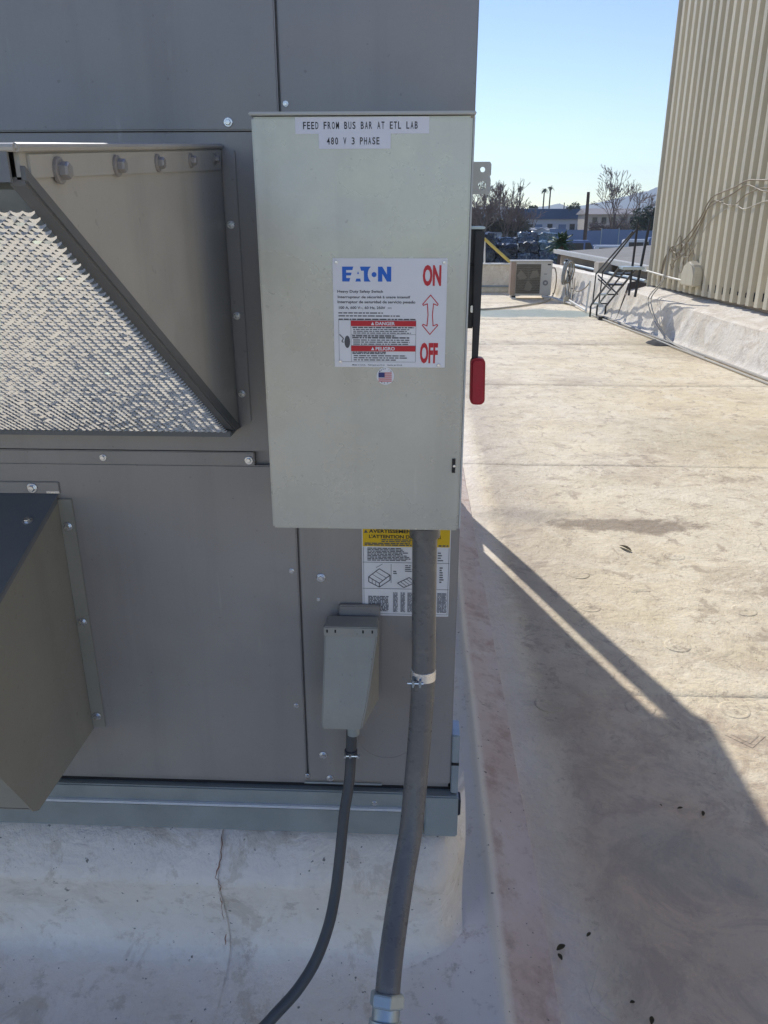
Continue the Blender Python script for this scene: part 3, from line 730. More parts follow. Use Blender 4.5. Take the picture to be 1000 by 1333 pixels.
# line drawing of the unit and of a curb
def line(bm, a, b, wd=.0009):
    a, b = Vector((a[0], 0, a[1])), Vector((b[0], 0, b[1])); t = (b - a).normalized(); n_ = Vector((-t.z, 0, t.x)) * wd / 2
    flat(bm, [((a+n_).x, (a+n_).z), ((a-n_).x, (a-n_).z), ((b-n_).x, (b-n_).z), ((b+n_).x, (b+n_).z)], YS - .0006)
A = [(-.084, .949), (-.064, .936), (-.044, .953), (-.064, .966), (-.084, .939), (-.064, .928), (-.044, .943)]
for i, j in ((0,1),(1,2),(2,3),(3,0),(0,4),(4,5),(5,6),(6,2),(1,5)): line(bm, A[i], A[j], .0016)
for t in (.33, .66):
    line(bm, (A[0][0] + .02*t, A[0][1] - .013*t), (A[4][0] + .02*t, A[4][1] - .011*t), .0009); line(bm, (A[0][0] + .02*t, A[0][1] + .017*t), (A[1][0] + .02*t, A[1][1] + .017*t), .0009)
B = [(-.030, .937), (-.008, .949), (.004, .939), (-.018, .928)]
for i in range(4): line(bm, B[i], B[(i+1) % 4], .0016)
for t in (.25, .5, .75): line(bm, (B[0][0] + .022*t, B[0][1] + .012*t), (B[3][0] + .022*t, B[3][1] + .011*t), .001)
line(bm, (-.070, .968), (-.058, .976)); line(bm, (-.042, .976), (-.042, .937), .0007)
fine_print(bm, -.016, -.002, .960, .975, YS - .0006, 4, .5); fine_print(bm, -.038, -.028, .955, .963, YS - .0006, 2, .5)
fine_print(bm, .048, .056, .938, .972, YS - .0006, 7, .5, ragged=.6)
mk('fine_print', bm, M['soft_ink'], st)
bm = fine_print(nbm(), -.085, -.046, .877, .910, YS - .0006, 11, .8, ragged=.05)
for x in (-.038, -.024, -.011, .045, .054): fine_print(bm, x, x + .009, .876, .918, YS - .0006, 16, .7, ragged=.1)
tag(mk('table_print', bm, M['grey_ink'], st), '', kind='stuff')

# ================================================================== SAFETY SWITCH
sw = thing('safety_switch', 'light grey electrical disconnect switch box with a white EATON placard', 'switch box', (-.076, -.1, 1.12))
mk('enclosure', bx(-.214, .066, -.176, -.003, 1.124, 1.70), M['box'], sw, bevel=.004)
door = bx(-.2225, .0685, -.190, -.1775, 1.120, 1.7015); mk('door', door, M['box'], sw, bevel=.003)
dr = sw.children[-1]
mk('rain_lip', bx(-.2245, .0725, -.196, -.003, 1.7025, 1.7065), M['boxedge'], sw, bevel=.0012)
mk('door_return', bx(.069, .0716, -.1885, -.1775, 1.123, 1.7015), M['boxedge'], dr, bevel=.0006)
YD = -.1902
latch = mk('latch', bx(.0555, .0605, YD - .0016, YD + .002, 1.2155, 1.2375), M['black'], dr)
inst('latch_pin', RIVET, (.0588, YD - .0016, 1.2265), latch, FRONT, (.7, .7, .7))
for k, (x0, x1, z0, z1, s_, t0, t1) in enumerate([(-.164, .0118, 1.6805, 1.7005, 'FEED FROM BUS BAR AT ETL LAB', -.1545, -.0025), (-.1335, -.0385, 1.6625, 1.6815, '480 V 3 PHASE', -.1235, -.0525)]):
    y = YD - .0004 - .0003 * k
    lb = mk('label_strip', rect(nbm(), x0, x1, z0, z1, y), M['labelw'], dr); m_ = (z0 + z1) / 2
    typed(s_, t0, t1, m_ - .0043, m_ + .0043, y - .0003, M['ink'], lb)
# placard
PX = lambda p: -.119 + (p - 433) * .0010667
PZ = lambda p: 1.525 - (p - 336) * .001064
pl = mk('placard', bx(-.119, .0405, YD - .0011, YD - .0001, 1.3745, 1.525), M['white'], dr, bevel=.0004)
Y1 = YD - .0014; Y2 = YD - .0017; Y3 = YD - .0020
LX = lambda u: PX(430 + u / 6.25)
LZ = lambda v_: PZ(330 + v_ / 6.25)
LZ2 = lambda v_: PZ(405 + v_ / 6.25)
def logo():
    bm = nbm(); q = lambda pts: flat(bm, [(LX(a), LZ(b)) for a, b in pts], Y1)
    q([(97, 103), (130, 103), (130, 220), (97, 220)]); q([(130, 103), (188, 103), (181, 130), (130, 130)])
    q([(130, 150), (174, 150), (168, 172), (130, 172)]); q([(130, 193), (162, 193), (155, 220), (130, 220)])
    q([(205, 220), (250, 220), (243, 197), (212, 197)])
    q([(219, 160), (227, 140), (235, 160)])
    arc = [(358 + 52 * math.cos(a), 163 - 68 * math.sin(a)) for a in lin(R(122), R(238), 10)]
    q([(243, 103), (330, 103)] + [p for p in arc if 103 < p[1] < 222 and p[0] < 331] + [(322, 220), (275, 220), (275, 135), (252, 135)])
    q([(358 + 20 * math.cos(a), 165 - 20 * math.sin(a)) for a in lin(0, 2*math.pi, 20)[:-1]])
    q([(390, 103), (425, 103), (425, 220), (390, 220)]); q([(463, 103), (498, 103), (498, 220), (463, 220)])
    q([(425, 103), (463, 165), (463, 220), (425, 158)])
    return bm
mk('logo', logo(), M['blue_ink'], pl)
lettering('ON', LX(755), LX(905), LZ(255), LZ(88), Y1, M['red_ink'], pl, .042)
lettering('OFF', LX(742), LX(892), LZ2(418), LZ2(243), Y1, M['red_ink'], pl, .042)
def arrow_outline():
    cx = PX(561.5); zt, zb = PZ(382), PZ(433); hw, sw_, hh = .0108, .0043, .0125; zt2, zb2 = zt - hh, zb + hh; zm = (zt + zb) / 2
    P_ = [(cx, zt), (cx + hw, zt2), (cx + hw - .001, zt2 - .0016), (cx + sw_, zt2 + .0006), (cx + sw_ * .72, zm), (cx + sw_, zb2 - .0006), (cx + hw - .001, zb2 + .0016), (cx + hw, zb2), (cx, zb)]
    P_ += [(2 * cx - x, z) for x, z in P_[-2:0:-1]]
    bm = nbm()
    for i in range(len(P_)):
        a_, b_ = Vector(P_[i]), Vector(P_[(i+1) % len(P_)]); t = (b_ - a_).normalized(); a_ -= t * .0005; b_ += t * .0005; n_ = Vector((-t.y, t.x)) * .00062
        flat(bm, [a_ + n_, a_ - n_, b_ - n_, b_ + n_], Y1 - i * .00001)
    return bm
mk('arrow', arrow_outline(), M['red_ink'], pl)
for s_, x0, x1, a, b in [('Heavy Duty Safety Switch', 55, 430, 315, 288), ('Interrupteur de sécurité à usage intensif', 57, 655, 359, 332), ('Interruptor de seguridad de servicio pesado', 55, 697, 400, 371), ('100 A, 600 V~, 60 Hz, 250V', 65, 450, 443, 418)]:
    lettering(s_, LX(x0), LX(x1), LZ(a), LZ(b), Y1, M['ink'], pl, .018)
bm = nbm(); rect(bm, LX(470), LX(502), LZ(430), LZ(427), Y1)
for k in range(3): rect(bm, LX(470 + 12*k), LX(478 + 12*k), LZ(437), LZ(434), Y1)
for v0, x1 in ((463, 430), (487, 570), (514, 700)): fine_print(bm, LX(60), LX(x1), LZ(v0 + 17), LZ(v0), Y1, 1, .55, ragged=0)
for a, b, c in ((60, 60, 405), (162, 60, 405), (705, 60, 405)): rect(bm, LX(a) - .0002, LX(a) + .0002, LZ2(c), LZ2(b), Y1)
for v_, a in ((60, 60), (178, 162), (270, 162), (407, 60)): rect(bm, LX(a), LX(705), LZ2(v_) - .0002, LZ2(v_) + .0002, Y1)
fine_print(bm, LX(175), LX(690), LZ2(128), LZ2(113), Y1, 1, .7, ragged=0)
fine_print(bm, LX(182), LX(670), LZ2(174), LZ2(130), Y1, 3, .5)
fine_print(bm, LX(172), LX(695), LZ2(213), LZ2(182), Y1, 2, .75, ragged=.4)
fine_print(bm, LX(180), LX(660), LZ2(267), LZ2(216), Y1, 3, .5, ragged=.1)
fine_print(bm, LX(172), LX(690), LZ2(343), LZ2(320), Y1, 2, .75, ragged=.5)
fine_print(bm, LX(182), LX(690), LZ2(400), LZ2(347), Y1, 3, .5, ragged=.3)
# the small switch handle pictogram
flat(bm, [(LX(130 + 24 * math.cos(a)), LZ2(240 - 52 * math.sin(a))) for a in lin(0, 2*math.pi, 14)[:-1]], Y1)
for (a, b), (c, e_) in (((65, 178), (98, 212)), ((98, 212), (84, 238)), ((84, 238), (98, 245))):
    p, q = Vector((LX(a), 0, LZ2(b))), Vector((LX(c), 0, LZ2(e_))); t = (q - p).normalized(); n_ = Vector((-t.z, 0, t.x)) * .0007
    flat(bm, [((p+n_).x, (p+n_).z), ((p-n_).x, (p-n_).z), ((q-n_).x, (q-n_).z), ((q+n_).x, (q+n_).z)], Y1)
mk('fine_print', bm, M['soft_ink'], pl)
lettering('Made in U.S.A.   Fabriqué aux É.-U.   Hecho en E.U.A.', LX(170), LX(595), LZ2(442), LZ2(425), Y1, M['ink'], pl, .01)
for s_, a, b in (('DANGER', 65, 110), ('PELIGRO', 272, 318)):
    bd = mk('red_band', rect(nbm(), LX(162), LX(704), LZ2(b), LZ2(a), Y2), M['red_ink'], pl)
    lettering(s_, LX(368), LX(530), LZ2(b - 8), LZ2(a + 8), Y3, M['white'], bd, .03)
    mk('warning_mark', flat(nbm(), [(LX(330), LZ2(b - 9)), (LX(358), LZ2(b - 9)), (LX(344), LZ2(a + 9))], Y3), M['white'], bd)
for x, z in ((438, 341), (578, 341), (441, 470), (574, 474)): inst('rivet', RIVET, (PX(x), YD - .0011, PZ(z)), pl, FRONT, (.8, .8, .8))
# round flag sticker
cx, cz, rr = PX(502), PZ(489.5), .0127
fs_ = mk('flag_sticker', flat(nbm(), [(cx + rr * math.cos(a), cz + rr * math.sin(a)) for a in lin(0, 2*math.pi, 40)[:-1]], YD - .0004), M['white'], dr)
fx0, fx1, fz0, fz1 = LX(392), LX(505), LZ2(575), LZ2(498)
bm = nbm(); hgt = (fz1 - fz0) / 9
for k in range(0, 9, 2): rect(bm, fx0, fx1, fz0 + k*hgt, fz0 + (k+1)*hgt, YD - .0007)
mk('stripes', bm, M['red_ink'], fs_)
mk('canton', rect(nbm(), fx0, fx0 + (fx1-fx0)*.46, fz1 - hgt*5, fz1, YD - .0010), M['navy_ink'], fs_)
def arc_text(s_, a0, a1, r_, flip):
    bm = nbm()
    for i, ch in enumerate(s_):
        if ch == ' ': continue
        me = font_mesh(ch, .02); a = R(a0 + (a1 - a0) * i / (len(s_) - 1))
        for v in me.vertices:
            lx, lz = (v.co.x - .3) * .0026, v.co.y * .0026
            th = a - R(90) if not flip else a + R(90)
            v.co = (cx + r_ * math.cos(a) + lx * math.cos(th) - lz * math.sin(th), YD - .0007, cz + r_ * math.sin(a) + lx * math.sin(th) + lz * math.cos(th))
        bm.from_mesh(me); bpy.data.meshes.remove(me)
    mk('lettering', bm, M['ink'], fs_)
arc_text('MADE IN', 140, 42, .0098, False); arc_text('U.S.A.', 238, 300, .0112, True)
# operating handle on the right side
hm = mk('handle_housing', bx(.068, .0925, -.152, -.085, 1.515, 1.562), M['blackmetal'], sw, bevel=.003)
mk('housing_cap', bx(.070, .0935, -.156, -.082, 1.5625, 1.566), M['galv'], hm, bevel=.001)
mk('handle_bracket', bx(.0685, .0830, -.150, -.060, 1.425, 1.514), M['blackmetal'], sw, bevel=.002)
mk('padlock_tab', bx(.0770, .0835, -.1535, -.1505, 1.448, 1.458), M['zinc'], sw, bevel=.0008)
bm = nbm(); prism(bm, [(.079, 1.56), (.093, 1.56), (.0915, 1.50), (.0915, 1.44), (.0905, 1.375), (.0815, 1.375), (.081, 1.43), (.079, 1.50)], -.158, -.150, 1)
lev = mk('lever', bm, M['blackmetal'], sw, bevel=.0012)
gp = []
for cx_, cz_, a0 in ((.0935, 1.376, 0), (.0875, 1.376, 90), (.0885, 1.322, 180), (.0950, 1.322, 270)):
    gp += [(cx_ + .0078 * math.cos(R(a0 + q)), cz_ + .0078 * math.sin(R(a0 + q))) for q in (0, 22, 45, 68, 90)]
tag(mk('grip', prism(nbm(), gp, -.166, -.142, 1), M['red'], lev, bevel=.0032, seg=3), 'red plastic grip of the switch lever')
# drilled steel ear
bm = nbm()
oc, ic = [], []
def holed_plate():
    bm = nbm(); y0, y1 = -.112, -.108
    x0, x1, zc = .0685, .1015, (1.6415, 1.6205); spl = 1.6315
    for (za, zb), c, r_ in (((spl, 1.6515), zc[0], .0036), ((1.609, spl), zc[1], .0058)):
        n_ = 24; outer = []; inner = []
        cxh = .0895
        for k in range(n_):
            a = 2*math.pi*k/n_; dx, dz = math.cos(a), math.sin(a)
            tx = ((x1 - cxh) if dx > 0 else (x0 - cxh)) / dx if abs(dx) > 1e-6 else 1e9
            tz = ((zb - c) if dz > 0 else (za - c)) / dz if abs(dz) > 1e-6 else 1e9
            t = min(tx, tz); outer.append((cxh + dx*t, c + dz*t)); inner.append((cxh + dx*r_, c + dz*r_))
        vo0 = [bm.verts.new((p[0], y0, p[1])) for p in outer]; vi0 = [bm.verts.new((p[0], y0, p[1])) for p in inner]
        vo1 = [bm.verts.new((p[0], y1, p[1])) for p in outer]; vi1 = [bm.verts.new((p[0], y1, p[1])) for p in inner]
        for k in range(n_):
            m_ = (k+1) % n_
            bm.faces.new((vo0[k], vo0[m_], vi0[m_], vi0[k])); bm.faces.new((vo1[m_], vo1[k], vi1[k], vi1[m_]))
            bm.faces.new((vi0[k], vi0[m_], vi1[m_], vi1[k])); bm.faces.new((vo0[m_], vo0[k], vo1[k], vo1[m_]))
    return bm
tag(mk('mounting_ear', holed_plate(), M['boxedge'], sw), 'steel ear with two holes')

# ================================================================== OUTLET COVER AND CONDUITS
ob = thing('outlet_cover', 'small grey weatherproof outlet cover below the warning sticker', 'outlet cover', (-.113, -.03, .68))
mk('back_plate', bx(-.140, -.062, -.012, -.001, .70, .893), M['panel'], ob, bevel=.002)
bm = nbm()
ring = [(-.162, -.064, .874, -.058), (-.163, -.066, .850, -.064), (-.165, -.083, .735, -.110), (-.166, -.089, .708, -.118), (-.165, -.092, .690, -.118)]
F = [[bm.verts.new((a, y, z)), bm.verts.new((b, y, z))] for a, b, z, y in ring]
Bk = [[bm.verts.new((a if a > -.2 else a, -.015, z)), bm.verts.new((-.064, -.015, z))] for a, b, z, y in ring]
for i in range(len(ring)-1):
    bm.faces.new((F[i][0], F[i+1][0], F[i+1][1], F[i][1])); bm.faces.new((F[i][1], F[i+1][1], Bk[i+1][1], Bk[i][1])); bm.faces.new((F[i+1][0], F[i][0], Bk[i][0], Bk[i+1][0]))
    bm.faces.new((Bk[i][1], Bk[i+1][1], Bk[i+1][0], Bk[i][0]))
bm.faces.new((F[0][0], F[0][1], Bk[0][1], Bk[0][0])); bm.faces.new((F[-1][1], F[-1][0], Bk[-1][0], Bk[-1][1]))
bmesh.ops.recalc_face_normals(bm, faces=bm.faces[:])
cv = mk('cover', bm, M['plastic'], ob, bevel=.0028, seg=3)
mk('hinge_strip', bx(-.1635, -.0640, -.0665, -.050, .857, .877), M['plastic'], ob, bevel=.0018)
for x in (-.157, -.142, -.091, -.074): mk('slot', bx(x - .0014, x + .0014, -.0671, -.0660, .8655, .8715), M['gap'], cv)
mk('connector', lathe(nbm(), [(.0135, 0), (.0135, .03), (.011, .034), (.011, .06)], 18, Matrix.Translation((-.113, -.05, .634))), M['rail'], ob, smooth=True)

small = thing('small_conduit', 'thin dark flexible conduit curving down from the outlet cover to the roof', 'conduit', (-.2, -.12, 0))
pth = smooth_path([(-.115, -.050, .665), (-.116, -.050, .651), (-.119, -.052, .579), (-.122, -.070, .529), (-.130, -.098, .477), (-.136, -.130, .411), (-.143, -.165, .349), (-.154, -.200, .299), (-.176, -.235, .249), (-.207, -.265, .210), (-.243, -.290, .180), (-.285, -.312, .145), (-.37, -.34, .09), (-.50, -.36, .035), (-.72, -.37, .02), (-1.2, -.37, .02), (-2.1, -.37, .02)], 10)
mk('jacket', tube(nbm(), pth, .0108, 14), M['conduit2'], small, smooth=True)
sp = thing('pipe_strap', 'small zinc strap with a bolt holding the thin conduit to the panel', 'pipe strap', (-.115, -.03, .59))
mk('band', lathe(nbm(), [(.0118, 0), (.0128, .001), (.0128, .012), (.0118, .013)], 20, Matrix.Translation((-.1185, -.052, .583))), M['conduit2'], sp, smooth=True)
mk('bolt', tube(nbm(), [(-.131, -.064, .590), (-.100, -.064, .590)], .0022, 8), M['zinc'], sp)
for x in (-.129, -.119, -.102): mk('nut', lathe(nbm(), [(.0048, -.0022), (.0048, .0022)], 6, Matrix.Translation((x, -.064, .590)) @ Matrix.Rotation(R(90), 4, 'Y')), M['zinc'], sp)
mk('foot', bx(-.125, -.110, -.040, -.001, .587, .595), M['galv'], sp)

big = thing('large_conduit', 'thick grey flexible conduit running from the switch box down to the roof', 'conduit', (-.04, -.15, 0))
pth = smooth_path([(.018, -.098, 1.122), (.018, -.100, 1.071), (.019, -.112, .931), (.020, -.128, .817), (.015, -.148, .701), (.009, -.172, .618), (.002, -.205, .543), (-.011, -.250, .481), (-.022, -.300, .427), (-.030, -.350, .387), (-.034, -.385, .350)], 10)
mk('jacket', tube(nbm(), pth, .0212, 24), M['conduit'], big, smooth=True)
mk('connector', lathe(nbm(), [(.026, 0), (.026, .018), (.0225, .022), (.0225, .05)], 20, Matrix.Translation((.018, -.098, 1.074))), M['conduit'], big, smooth=True)
TD = (Vector(pth[-1]) - Vector(pth[-4])).normalized(); MT = Matrix.Translation(pth[-1]) @ TD.to_track_quat('Z', 'Y').to_matrix().to_4x4()
mk('hex_nut', lathe(nbm(), [(.0265, -.010), (.0300, -.007), (.0300, .010), (.0275, .013)], 6, MT @ Matrix.Rotation(R(12), 4, 'Z')), M['galv'], big, bevel=.001)
mk('fitting_body', lathe(nbm(), [(.0235, .010), (.0235, .030), (.0275, .031), (.0275, .042), (.0212, .044), (.0212, .06)], 24, MT), M['galv'], big, smooth=True)
lowp = smooth_path([Vector(pth[-1]) + TD * .05, Vector(pth[-1]) + TD * .12, (-.045, -.53, .14), (-.048, -.57, .05), (-.048, -.58, -.01)], 8)
mk('lower_jacket', tube(nbm(), lowp, .0208, 20), M['conduit'], big, smooth=True)
sp = thing('large_pipe_strap', 'galvanised strap with a long bolt round the thick grey conduit', 'pipe strap', (.02, -.05, .81))
mk('band', lathe(nbm(), [(.0216, 0), (.0228, .0008), (.0228, .0182), (.0216, .019)], 28, Matrix.Translation((.0195, -.1280, .811)) @ Matrix.Rotation(R(-7), 4, 'X')), M['zinc'], sp, smooth=True)
mk('bolt', tube(nbm(), [(-.008, -.151, .816), (.020, -.1515, .816)], .0022, 8), M['zinc'], sp)
for x in (.002, .014): mk('nut', lathe(nbm(), [(.0052, -.0024), (.0052, .0024)], 6, Matrix.Translation((x, -.151, .816)) @ Matrix.Rotation(R(90), 4, 'Y')), M['zinc'], sp)
mk('lug', bx(.000, .0035, -.157, -.140, .810, .824), M['galv'], sp, bevel=.0006); mk('lug', bx(.0125, .016, -.157, -.146, .810, .824), M['galv'], sp, bevel=.0006)
mk('foot', bx(.010, .030, -.107, -.001, .814, .826), M['galv'], sp)

# ================================================================== ON THE ROOF, FARTHER OFF
# mini-split condenser
ac = thing('air_conditioner', 'beige outdoor condenser with a dark fan grille at the far end of the roof', 'air conditioner', (2.3, 16.0, 0))
x0, x1, yf, yb, z0, z1 = 1.95, 2.80, 15.80, 16.12, .07, .755
mk('body', bx(x0, x1, yf, yb, z0, z1), M['acbody'], ac, bevel=.012)
mk('top_cover', bx(x0 - .01, x1 + .01, yf - .01, yb + .01, z1 - .002, z1 + .022), M['acbody'], ac, bevel=.006)
mk('left_panel', bx(x0 - .004, x0 + .10, yf - .004, yb - .02, z0 + .01, z1 - .012), M['acside'], ac, bevel=.004)
mk('fan_recess', bx(x0 + .105, x1 - .235, yf - .003, yf + .001, z0 + .04, z1 - .05), M['recess'], ac)
fcx, fcz = x0 + .36, .41
bm = nbm()
for k in range(3):
    a = 2*math.pi*k/3 + .4
    p = [(fcx + rr_ * math.cos(a + w0), fcz + rr_ * math.sin(a + w0)) for rr_, w0 in ((.05, -.3), (.23, -.2), (.25, .35), (.18, .7), (.05, .5))]
    prism(bm, p, yf - .012, yf - .006, 1)
mk('fan', bm, M['grille'], ac)
bm = nbm()
for k in range(1, 8): tube(bm, [(fcx + .034 * k * math.cos(a), yf - .022, fcz + .034 * k * math.sin(a)) for a in lin(0, 2*math.pi, 28)], .0035, 4, False)
for k in range(8): tube(bm, [(fcx, yf - .022, fcz), (fcx + .27 * math.cos(k*math.pi/4), yf - .022, fcz + .27 * math.sin(k*math.pi/4))], .003, 4)
for k in range(17): z = z0 + .055 + k * .034; tube(bm, [(x0 + .105, yf - .016, z), (x1 - .235, yf - .016, z)], .0042, 4)
mk('grille', bm, M['grille'], ac)
mk('nameplate', bx(x1 - .10, x1 - .035, yf - .004, yf, z1 - .07, z1 - .045), M['ink'], ac)
mk('badge', bx(x1 - .165, x1 - .105, yf - .004, yf, .50, .515), M['grey_ink'], ac)
mk('service_valve', lathe(nbm(), [(.055, 0), (.055, .012), (.03, .014)], 18, Matrix.Translation((x1 - .125, yf, .33)) @ Matrix.Rotation(R(90), 4, 'X')), M['grey_ink'], ac)
mk('valve_cover', bx(x1 - .145, x1 - .105, yf - .02, yf - .014, .31, .35), M['acbody'], ac, bevel=.004)
for x in (x0 + .08, x1 - .08):
    mk('foot', bx(x - .05, x + .05, yf - .04, yb + .04, .0, .03), M['pvc'], ac, bevel=.004)
    mk('foot_block', bx(x - .04, x + .04, yf + .02, yb - .02, .03, .072), M['blackmetal'], ac)
def cable(name, ctrl, r, mat, label, cat='cable', group=None, n=8):
    o = mk(name, tube(nbm(), smooth_path(ctrl, n), r, 7), mat, smooth=True); return tag(o, label, cat, group)
cable('hose', [(.2, 13.6, .02), (1.2, 13.55, .02), (1.9, 14.1, .02), (2.5, 14.9, .02), (2.75, 15.5, .03), (2.86, 15.8, .10)], .016, M['cable_pale'], 'pale hose lying on the roof and curving up to the condenser', 'hose')
cable('drain_pipe', [(2.62, 15.75, .06), (2.78, 15.4, .07), (2.9, 14.9, .05), (3.0, 14.4, .04)], .02, M['pvc'], 'white drain pipe running from the condenser along the draped parapet', 'pipe')
cable('condenser_cable', [(2.83, 16.0, .62), (2.88, 15.9, .60), (2.90, 15.8, .40), (2.87, 15.75, .15), (2.84, 15.78, .12)], .012, M['cable'], 'dark cable looping down the right side of the condenser', 'cable')
# coil of cables hung on the parapet
co = thing('cable_coil', 'oval coil of dark cables hanging on the parapet right of the condenser', 'cable coil', (2.93, 14.95, 0))
for k in range(6):
    cx_, cy_, cz_ = 2.92 + .012*k, 14.95 - .03*k, .60
    p = [(cx_ + (.055 + .006*k) * math.cos(a) + .03*math.sin(a), cy_, cz_ + (.24 - .008*k) * math.sin(a)) for a in lin(0, 2*math.pi, 26)]
    mk('loop', tube(nbm(), wob(p, .012, k), .010, 6, False), M['cable'] if k % 2 else M['rail'], co, smooth=True)
for k in range(7):
    xx = 2.90 + .035*k
    p = [(xx, 14.86, .68 - .03*k), (xx + .02*math.sin(k), 14.83, .45), (2.93 + .028*k, 14.80, .22), (2.95 + .02*k, 14.78, .03)]
    mk('strand', tube(nbm(), smooth_path(wob(p, .02, k + 20), 6), .008, 6), [M['cable'], M['rail'], M['blackmetal']][k % 3], co, smooth=True)
mk('hook', bx(2.90, 2.98, 14.9, 15.1, .80, .84), M['blackmetal'], co, bevel=.004)
mk('stand', bx(2.90, 3.0, 14.70, 14.85, 0, .16), M['cable_pale'], co, bevel=.02)
fr = thing('pipe_rack', 'white pipe frame leaning against the draped parapet by the stair', 'pipe frame', (3.0, 13.6, 0))
for p in ([(2.98, 14.6, .09), (3.02, 13.2, .05)], [(3.03, 13.2, .02), (3.07, 13.25, .55)]): mk('pipe', tube(nbm(), p, .018, 8), M['pvc'], fr, smooth=True)
cable('tie_cable', [(3.0, 14.6, .32), (3.03, 14.1, .30), (3.06, 13.6, .40), (3.08, 13.3, .54)], .010, M['cable'], 'dark cable swinging from the coil to the pipe frame', 'cable')

# crossover stair rising along the parapet
cs = thing('crossover_stair', 'black steel stair with handrails rising beside the parapet', 'stair', (3.1, 11.8, 0))
def bar(a, b, r_=.014, name='rail', mat='blackmetal'): return mk(name, tube(nbm(), [a, b], r_, 8), M[mat], cs, smooth=True)
lo_, hi_ = ((2.985, 12.6, .20), (3.235, 12.6, .18)), ((3.005, 11.0, .90), (3.255, 11.0, .88))
for k in (0, 1): bar(lo_[k], hi_[k], .017, 'stringer')
bar((3.09, 12.6, .19), (3.13, 11.0, .90), .014, 'stringer')
for x in (2.98, 3.09, 3.235): bar((x, 12.6, .19), (x, 12.6, .0), .016, 'leg')
for k in range(4):
    t = .06 + .27 * k; y = 12.6 - 1.6 * t; z = .19 + .70 * t
    mk('tread', bx(2.99 + .02*t, 3.24 + .02*t if k > 1 else 3.11, y - .06, y + .10, z - .012, z + .012), M['galv'] if k < 2 else M['blackmetal'], cs, bevel=.003)
    if k < 2: bar((3.09, y, z), (3.24, y, z), .012, 'rung')
mk('platform', bx(3.0, 3.32, 10.75, 11.05, .885, .925), M['galv'], cs, bevel=.006)
bar((2.985, 12.45, .72), (3.185, 11.15, 1.40), .014, 'handrail'); bar((3.095, 12.45, .76), (3.285, 11.15, 1.50), .014, 'handrail')
bar((2.985, 12.45, .72), (2.985, 12.5, .25), .011, 'baluster'); bar((3.095, 12.45, .76), (3.09, 12.5, .23), .011, 'baluster')
bar((3.192, 11.0, .50), (3.21, 11.0, 1.54), .017, 'post'); bar((3.28, 10.98, .48), (3.38, 10.98, 1.58), .020, 'post')
bar((3.03, 12.5, .70), (3.27, 12.0, .43), .012, 'brace'); bar((3.03, 12.45, .64), (3.20, 12.2, .48), .010, 'brace')
bm = bx(3.02, 3.12, 12.1, 12.22, .005, .06); tag(mk('pipe_block', bm, M['blackmetal'], bevel=.008), 'small black block on the roof at the foot of the stair', 'block')
# dark drain mat
bm = nbm(); pts_ = [(.19 * (1 + .25 * N((math.cos(a), math.sin(a)), 1.3, 4)) * math.cos(a), .26 * (1 + .25 * N((math.cos(a), math.sin(a)), 1.3, 8)) * math.sin(a)) for a in lin(0, 2*math.pi, 20)[:-1]]
lo = [bm.verts.new((3.30 + x, 9.5 + y, .004)) for x, y in pts_]; hi = [bm.verts.new((3.30 + x*.75, 9.5 + y*.75, .022 + .012*N((x*9, y*9), 1, 2))) for x, y in pts_]
for k in range(len(lo)): bm.faces.new((lo[k], lo[(k+1) % len(lo)], hi[(k+1) % len(lo)], hi[k]))
bm.faces.new(hi)
tag(mk('drain_mat', bm, M['gap'], smooth=True), 'dark ragged drain mat on the roof beside the parapet pipe', 'drain')
# leaves and crumbs of debris on the near roof
def leaf(x, y, l, wd, rz, label):
    if l < .05: l, wd = l * .8, wd * .62
    bm = nbm(); n_ = 6; L_l, R_l, C_ = [], [], []
    for k in range(n_ + 1):
        t = k / n_; h = .004 + .012 * l * 10 * math.sin(math.pi * t) * .3; wv = wd * math.sin(math.pi * min(1, t * .9 + .05)) ** .8
        C_.append(bm.verts.new((l * (t - .5), 0, h))); L_l.append(bm.verts.new((l * (t - .5), wv, h + wv * .5))); R_l.append(bm.verts.new((l * (t - .5), -wv, h + wv * .35)))
    for k in range(n_):
        bm.faces.new((C_[k], C_[k+1], L_l[k+1], L_l[k])); bm.faces.new((R_l[k], R_l[k+1], C_[k+1], C_[k]))
    bmesh.ops.solidify(bm, geom=bm.faces[:], thickness=.0006)
    bmesh.ops.transform(bm, matrix=Matrix.Translation((x, y, .004)) @ Matrix.Rotation(rz, 4, 'Z'), verts=bm.verts[:])
    tag(mk('dry_leaf', bm, M['dryleaf'], smooth=True), label, 'leaf', 'dry leaves on the roof')
leaf(1.075, 2.375, .085, .014, 2.1, 'dark curled leaf lying alone on the sunlit roof')
leaf(.767, .489, .022, .006, .3, 'small dark leaf in the shade, beside a slightly larger one')
leaf(.825, .470, .026, .008, 1.2, 'dark leaf scrap in the shade nearest the sunlit edge')
leaf(.716, .499, .012, .004, 2, 'tiny dark crumb, leftmost of three in the shade')
leaf(.351, .018, .032, .010, .6, 'upper of two olive leaves by the flashing edge')
leaf(.345, -.006, .022, .008, 1.9, 'lower of two olive leaves by the flashing edge')
leaf(.481, -.110, .014, .006, .2, 'small black leaf crumb near the bottom edge of the view')
leaf(.511, -.149, .024, .008, 1.2, 'olive leaf scrap at the very bottom edge')
leaf(.422, .056, .02, .006, .8, 'brown leaf fragment right of the two olive leaves')

